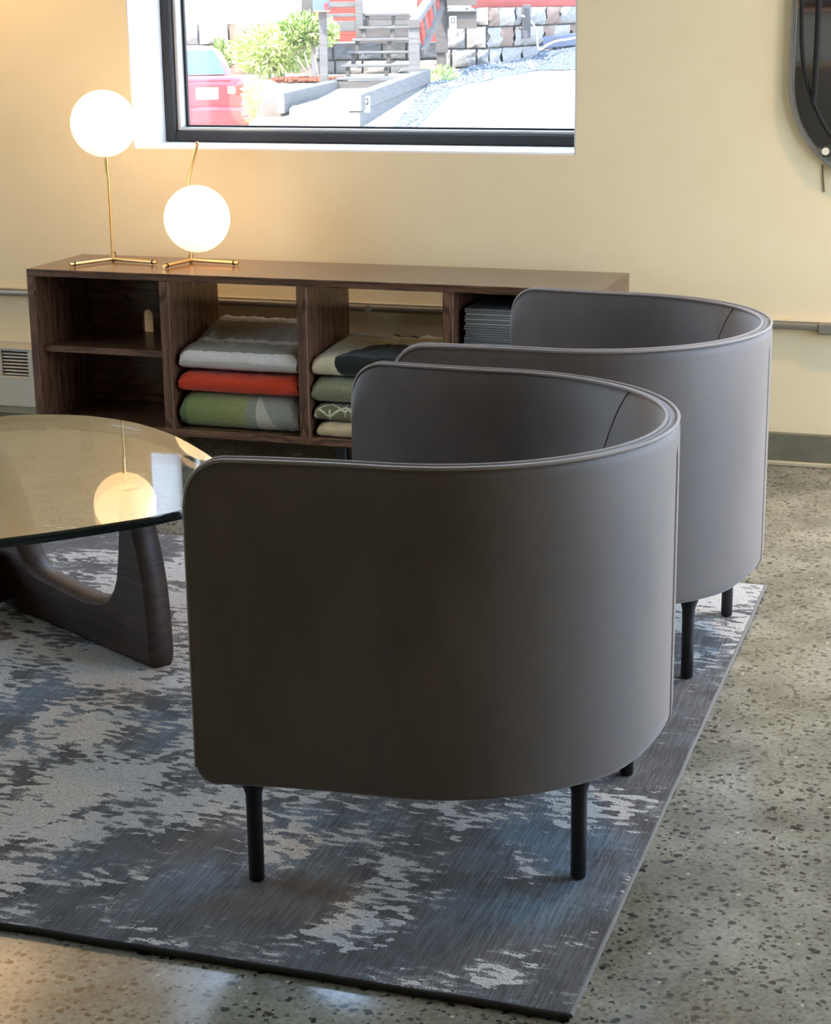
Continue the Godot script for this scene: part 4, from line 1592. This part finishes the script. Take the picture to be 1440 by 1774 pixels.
func stairs(grey: Material, brown: Material, red: Material) -> void:
	var base := px(650, 142, 27.2)
	var t := out_thing("porch_stairs", "weathered grey wooden porch stairs with open risers and railing", "stairs", base)
	# treads from the bottom: edge rows and ends
	var tr := [[582, 706, 133, 139, 27.2], [592, 711, 111, 117, 27.55], [602, 711, 88.5, 94, 27.9], [609, 711, 66, 72, 28.25], [622, 710, 45, 51, 28.6], [628, 709, 22, 28, 28.95]]
	for k in tr.size():
		var e = tr[k]
		out_box(t, "tread", e[0], e[2], e[1], e[3], e[4], 0.36, grey)
	out_box(t, "bottom_riser", 584, 139, 706, 158, 27.22, 0.06, brown)
	out_box(t, "top_riser", 628, 33, 709, 45, 29.0, 0.05, grey)
	for k in 5:
		var e = tr[k]
		var f = tr[k + 1]
		for s in [0.06, 0.62]:
			var xa: float = lerpf(f[0], f[1], s)
			out_box(t, "support_block", xa, f[3], xa + 7, e[2] + 1, f[4] + 0.05, 0.2, grey if k > 2 else brown)
	out_box(t, "newel_post", 709, 48, 727, 144, 27.1, 0.16, grey)
	out_box(t, "newel_cap", 707, 38, 728, 49, 27.06, 0.24, brown)
	out_box(t, "top_post", 617, -30, 628, 66, 28.9, 0.12, grey)
	# sloping rails and balusters
	out_beam(t, "handrail", px(717, 38, 27.1), px(764, -28, 29.2), 0.14, 0.09, grey)
	out_beam(t, "lower_rail", px(731, 92, 27.15), px(772, 0, 29.2), 0.06, 0.13, brown)
	for k in 6:
		var s := (k + 0.4) / 6.0
		var a := px(731, 88, 27.15).lerp(px(772, -4, 29.2), s)
		var b := px(719, 38, 27.1).lerp(px(764, -28, 29.2), s + 0.06)
		out_beam(t, "baluster", a, b, 0.04, 0.04, grey if k % 2 else red)
	# side railing boards of the landing
	for e in [[566, 3, 617, 13], [566, 23, 617, 30], [564, 36, 617, 55]]:
		out_box(t, "landing_board", e[0], e[1], e[2], e[3], 28.95, 0.05, grey)
	out_box(t, "landing_post", 523, -30, 540, 42, 29.0, 0.15, brown)


func timber_walls(grey: Material, brown: Material, concrete: Material) -> void:
	# right-hand wall of stacked timbers, its end towards us
	var base := px(612, 223, 23.0)
	var t := out_thing("timber_retaining_wall", "grey stacked timber retaining wall with a sign plate beside the gravel", "retaining wall", base)
	var a := px(612, 223, 23.0)
	var b := px(735, 148, 27.6)
	var rough := mottled("cut_timber_end", 96, 0.09, 91, [srgb(120, 114, 104), srgb(150, 144, 132), srgb(178, 172, 158)], 0.95, Vector3(3, 3, 3), Vector2.ONE, 0.4)
	var htop := px(612, 164, 23.0).y - a.y
	for k in 2:
		var y0 := htop * k / 2.0
		var p0 := a + Vector3(0.02 * k, y0 + htop * 0.25, 0)
		var p1 := b + Vector3(0.02 * k, y0 * 0.45 + htop * 0.11, 0)
		var m := out_beam(t, "timber", p0, p1, 0.16, htop * 0.49, grey)
		m.set_meta("label", "long grey timber")
		var st := mb()
		box(st, p0 - base + Vector3(0, 0, 0.02), Vector3(0.17, htop * 0.46, 0.05), 0.015)
		part(t, "timber_end", st, rough)
	number_plate(628, 167, 641, 195, 23.25, "white plate with a black ring on the timber retaining wall")
	# left-hand wall
	base = px(471, 209, 24.2)
	t = out_thing("timber_retaining_wall", "grey timber retaining wall between the parked car and the concrete steps", "retaining wall", base)
	a = px(471, 209, 24.2)
	htop = px(471, 168, 24.2).y - a.y
	var st2 := mb()
	box(st2, Vector3(0, htop / 2, -0.12), Vector3(px(488, 200, 24.2).x - px(455, 200, 24.2).x, htop, 0.24), 0.015)
	part(t, "end_post", st2, brown)
	out_beam(t, "timber", px(480, 172, 24.2), px(592, 146, 27.9), 0.2, 0.16, grey)
	out_beam(t, "timber", px(480, 186, 24.2), px(592, 156, 27.9), 0.2, 0.16, grey)
	# concrete steps between them
	t = out_thing("concrete_steps", "pale concrete steps leading up to the porch stairs", "steps", px(545, 222, 23.4))
	out_box(t, "step", 500, 204, 604, 226, 23.3, 0.6, concrete, 0.015)
	out_box(t, "step", 502, 186, 606, 206, 23.9, 0.6, concrete, 0.015)
	var st := mb()
	var q := [px(504, 186, 24.0), px(608, 186, 24.0), px(706, 156, 27.5), px(606, 156, 27.5)]
	for i in 4:
		q[i] -= base_of(t)
	quad(st, q[0], q[1], q[2], q[3], (q[0] + q[2]) / 2 - Vector3.UP)
	quad(st, q[0] - Vector3(0, .06, 0), q[1] - Vector3(0, .06, 0), q[2] - Vector3(0, .06, 0), q[3] - Vector3(0, .06, 0), (q[0] + q[2]) / 2 + Vector3.UP)
	part(t, "walkway", st, concrete)


func leaves(t: Node3D, called: String, c: Vector3, r: Vector3, n: int, size: float, long: float, cols: Array, droop: float) -> void:
	# one crown of many small blades
	for k in cols.size():
		var st := mb()
		for i in n / cols.size():
			var d := Vector3(rng.randfn(), rng.randfn(), rng.randfn()).normalized() * pow(rng.randf(), 0.4)
			var p := c + d * r
			var along := (d * Vector3(1, 0.6, 1) + Vector3(rng.randfn() * 0.5, 0.4 - droop + rng.randfn() * 0.4, rng.randfn() * 0.5)).normalized()
			var side := along.cross(Vector3(rng.randfn(), rng.randfn(), rng.randfn())).normalized() * size * rng.randf_range(0.6, 1.2)
			var tip := along * size * long
			tri(st, p - side * 0.5, p + side * 0.5 + tip * 0.4, p + tip, p - Vector3.UP)
			tri(st, p - side * 0.5, p - side * 0.5 + tip * 0.5, p + tip, p - Vector3.UP)
		var o := part(t, called, st, cols[k])
		o.set_meta("kind", "stuff")


func garden(grey: Material) -> void:
	var lime := mat("leaf_lime", srgb(196, 204, 138), 0.7)
	var green := mat("leaf_green", srgb(136, 160, 82), 0.7)
	var deep := mat("leaf_deep", srgb(70, 100, 44), 0.7)
	for m in [lime, green, deep]:
		m.backlight_enabled = true
		m.backlight = Color(0.3, 0.34, 0.12)
	var bark := mat("bark", srgb(128, 112, 98), 0.9)
	# arching pale bush
	var base := px(475, 128, 29.2)
	var t := out_thing("arching_bush", "pale yellow-green arching bush in front of the stone foundation", "bush", base)
	leaves(t, "foliage", px(470, 88, 29.2) - base, Vector3(0.62, 0.36, 0.5), 2600, 0.035, 4.5, [lime, lime, green], 0.5)
	for k in 9:
		var st := mb()
		var top := px(425 + k * 11, 60 + absf(k - 4) * 5, 29.2) - base
		tube(st, smooth_line([Vector3(rng.randf_range(-.05, .05), 0, 0), top * Vector3(0.45, 0.75, 1) + Vector3(0, 0.05, 0), top], 4), 0.010, 5, true, 0.003)
		part(t, "stem", st, bark)
	# leafy shrub with bare trunk beside the mailbox
	base = px(549, 142, 28.2)
	t = out_thing("leafy_shrub", "bright green leafy shrub with bare trunks beside the mailbox post", "shrub", base)
	leaves(t, "foliage", px(528, 52, 28.4) - base, Vector3(0.42, 0.24, 0.35), 1800, 0.04, 2.2, [lime, green, deep], 0.0)
	leaves(t, "foliage", px(500, 72, 28.4) - base, Vector3(0.22, 0.14, 0.25), 700, 0.04, 2.4, [lime, green], 0.0)
	leaves(t, "foliage", px(570, 58, 28.3) - base, Vector3(0.12, 0.2, 0.2), 400, 0.04, 2.2, [lime, green], 0.0)
	for e in [[524, 70, 0.0], [540, 66, 0.05], [512, 84, -0.04]]:
		var st := mb()
		tube(st, smooth_line([Vector3(e[2], 0, 0), (px(e[0] + 8, 108, 28.2) - base), px(e[0], e[1], 28.4) - base], 5), 0.022, 6, true, 0.01)
		part(t, "trunk", st, bark)
	# clipped hedge beyond the car
	base = px(382, 128, 29.6)
	t = out_thing("small_hedge", "small dense green hedge beyond the parked car", "hedge", base)
	leaves(t, "foliage", px(382, 100, 29.6) - base, Vector3(0.15, 0.28, 0.15), 900, 0.035, 2.0, [lime, green, deep], 0.0)
	var sth := mb()
	tube(sth, [Vector3.ZERO, px(382, 100, 29.6) - base], 0.02, 6)
	part(t, "stem", sth, bark)
	# mulch and low weeds
	base = px(540, 140, 28.3)
	t = out_thing("mulch_bed", "reddish bark mulch strewn around the shrub trunk", "mulch", base)
	t.set_meta("kind", "stuff")
	var stm := mb()
	for i in 260:
		var a := px(rng.randf_range(475, 592), rng.randf_range(126, 143), 28.2 + rng.randf_range(-0.2, 0.4)) - base
		a.y = rng.randf_range(0.0, 0.05)
		box(stm, a, Vector3(rng.randf_range(.04, .12), .03, .05), 0.0, Basis(Vector3.UP, rng.randf() * TAU))
	part(t, "chips", stm, mat("mulch", srgb(132, 78, 58), 0.95))
	base = px(440, 190, 24.6)
	t = out_thing("weed_clump", "low yellow-green weeds growing beside the parked car", "weeds", base)
	t.set_meta("kind", "stuff")
	leaves(t, "foliage", Vector3(0, 0.12, 0), Vector3(0.12, 0.3, 0.2), 500, 0.03, 3.0, [lime, green], 0.0)
	base = px(752, 140, 28.2)
	t = out_thing("grass_tufts", "sparse grass tufts growing under the porch post", "grass", base)
	t.set_meta("kind", "stuff")
	leaves(t, "foliage", Vector3(0, 0.06, 0), Vector3(0.4, 0.12, 0.2), 420, 0.018, 6.0, [lime, green], -0.6)
	# mailbox on its post
	base = px(560, 143, 27.4)
	t = out_thing("mailbox", "dark blue-grey mailbox with a red flag on a grey post", "mailbox", base)
	out_box(t, "post", 555, 20, 566, 143, 27.4, 0.1, grey)
	var c := px(556, 3, 27.35) - base
	var stb := mb()
	var arch := PackedVector2Array([Vector2(-0.115, -0.13), Vector2(0.115, -0.13)])
	for k in 11:
		var a := PI * k / 10.0
		arch.append(Vector2(0.115 * cos(a), 0.05 + 0.115 * sin(a)))
	prism(stb, arch, -0.28, 0.2, 0.008, c, Vector3.RIGHT, Vector3.UP, Vector3.BACK)
	part(t, "box", stb, mat("mailbox_paint", srgb(76, 92, 106), 0.5))
	out_box(t, "flag", 562, 5, 568, 17, 27.1, 0.01, mat("flag_red", srgb(190, 44, 40), 0.5), 0.0)
	out_box(t, "shelf", 543, 18, 571, 21, 27.1, 0.4, mat("mail_shelf", srgb(170, 130, 100), 0.8))
	base = px(544, 134, 28.6)
	t = out_thing("wooden_stake", "pale wooden stake standing behind the mailbox post", "stake", base)
	out_box(t, "stake", 540, 62, 547, 134, 28.6, 0.07, mat("pale_wood", srgb(190, 184, 174), 0.85))
	# hose along the wall and the dark edging board
	base = px(932, 84, 31.6)
	t = out_thing("garden_hose", "pale hose hanging down the stone wall onto the gravel", "hose", base)
	var pts := []
	for e in [[905, 27, 30.95], [915, 33, 31.1], [925, 44, 31.3], [930, 62, 31.4], [932, 82, 31.3], [938, 85, 31.1], [948, 78, 31.4], [965, 71, 32.0], [985, 68, 32.4], [1010, 62, 32.8]]:
		pts.append(px(e[0], e[1], e[2]) - base)
	var sthose := mb()
	tube(sthose, smooth_line(pts, 5), 0.018, 8)
	part(t, "hose", sthose, mat("hose_pale", srgb(206, 200, 192), 0.6))
	base = px(968, 82, 32.4)
	t = out_thing("edging_board", "dark blue-grey edging board at the foot of the stone wall", "board", base)
	out_beam(t, "board", px(936, 74, 32.0), px(1030, 64, 33.6), 0.12, 0.2, mat("edging", srgb(84, 90, 106), 0.8))


func car() -> void:
	# seen from behind and from its right; most of it is past the window's edge
	var d := 25.7
	var base := px(345, 265, d)
	var t := out_thing("parked_car", "red parked car seen from behind through the window", "car", base)
	t.rotation.y = YAW + 0.28
	var paint := mat("car_red", srgb(196, 28, 34), 0.25)
	paint.clearcoat_enabled = true
	paint.clearcoat = 0.8
	var glass := mat("car_glass", srgb(60, 74, 88), 0.06)
	var loft := func(stn: Array) -> SurfaceTool:
		var rows := []
		for e in stn: # z, half width, bottom, top, roundness
			var ring := []
			for k in 28:
				var a := TAU * k / 28.0
				var p := 0.42 if e.size() < 5 else float(e[4])
				var cx := signf(cos(a)) * pow(absf(cos(a)), p)
				var cy := signf(sin(a)) * pow(absf(sin(a)), p)
				ring.append(Vector3(cx * e[1], (e[2] + e[3]) / 2 + cy * (e[3] - e[2]) / 2, -e[0]))
			rows.append(ring)
		var st := mb()
		grid(st, rows, true)
		fan(st, rows[0], Vector3.BACK)
		fan(st, rows[-1], Vector3.FORWARD)
		return st
	part(t, "body", loft.call([[0.06, .62, .50, .92, .5], [0.09, .78, .40, .99, .42], [0.2, .84, .30, 1.03, .36], [0.6, .87, .24, 1.02, .34], [1.4, .88, .2, .98, .34], [3.0, .88, .2, .96, .34], [3.8, .84, .22, .88, .36], [4.15, .76, .3, .78, .42], [4.25, .6, .38, .66, .5]]), paint)
	part(t, "cabin", loft.call([[0.55, .62, .9, 1.0, .5], [0.75, .64, .9, 1.14, .4], [1.15, .62, .9, 1.37, .38], [1.5, .61, .9, 1.42, .38], [2.2, .61, .9, 1.41, .38], [2.6, .60, .9, 1.3, .38], [3.2, .60, .86, .94, .5]]), paint)
	var st := mb()
	quad(st, Vector3(-.53, 1.035, -.555), Vector3(.53, 1.035, -.555), Vector3(.46, 1.36, -1.085), Vector3(-.46, 1.36, -1.085), Vector3(0, .5, -2))
	part(t, "rear_window", st, glass, "dark rear window")
	for s in [-1, 1]:
		st = mb()
		quad(st, Vector3(s * .645, 1.0, -.95), Vector3(s * .645, 1.0, -2.6), Vector3(s * .60, 1.32, -2.3), Vector3(s * .60, 1.32, -1.25), Vector3(0, 1, -1.5))
		part(t, "side_window", st, glass)
		st = mb()
		box(st, Vector3(s * .66, .84, -.085), Vector3(.22, .15, .06), 0.02, Basis(Vector3.UP, s * 0.25))
		var tl := part(t, "tail_light", st, mat("tail_red", srgb(150, 20, 24), 0.15))
		st = mb()
		box(st, Vector3(s * .50, .84, -.058), Vector3(.10, .10, .03), 0.01)
		part(tl, "reversing_lens", st, mat("lens_white", srgb(236, 230, 220), 0.2))
		st = mb()
		box(st, Vector3(s * .74, .80, -.085), Vector3(.08, .09, .06), 0.01, Basis(Vector3.UP, s * 0.3))
		part(tl, "indicator_lens", st, mat("lens_amber", srgb(232, 178, 40), 0.2))
		for z in [0.8, 3.4]:
			st = mb()
			tube(st, [Vector3(s * .70, .31, -z), Vector3(s * .87, .31, -z)], 0.31, 28)
			var wh := part(t, "wheel", st, mat("tyre", srgb(30, 30, 30), 0.9))
			st = mb()
			tube(st, [Vector3(s * .865, .31, -z), Vector3(s * .885, .31, -z)], 0.19, 20)
			part(wh, "hub_cap", st, mat("hub", srgb(170, 170, 172), 0.3, 0.8))
	part(t, "bumper", loft.call([[-.06, .60, .42, .58, .5], [-.02, .78, .36, .62, .4], [0.12, .86, .30, .63, .36], [0.5, .885, .28, .60, .36]]), paint)
	st = mb()
	box(st, Vector3(0.16, .80, -.062), Vector3(.31, .16, .012), 0.002)
	part(t, "number_plate", st, mat("number_plate_white", srgb(238, 236, 230), 0.5), "blank-looking white number plate")
	st = mb()
	box(st, Vector3(0.0, .965, -.10), Vector3(1.0, .014, .05), 0.005)
	part(t, "boot_lip", st, mat("car_dark_red", srgb(120, 16, 20), 0.3))
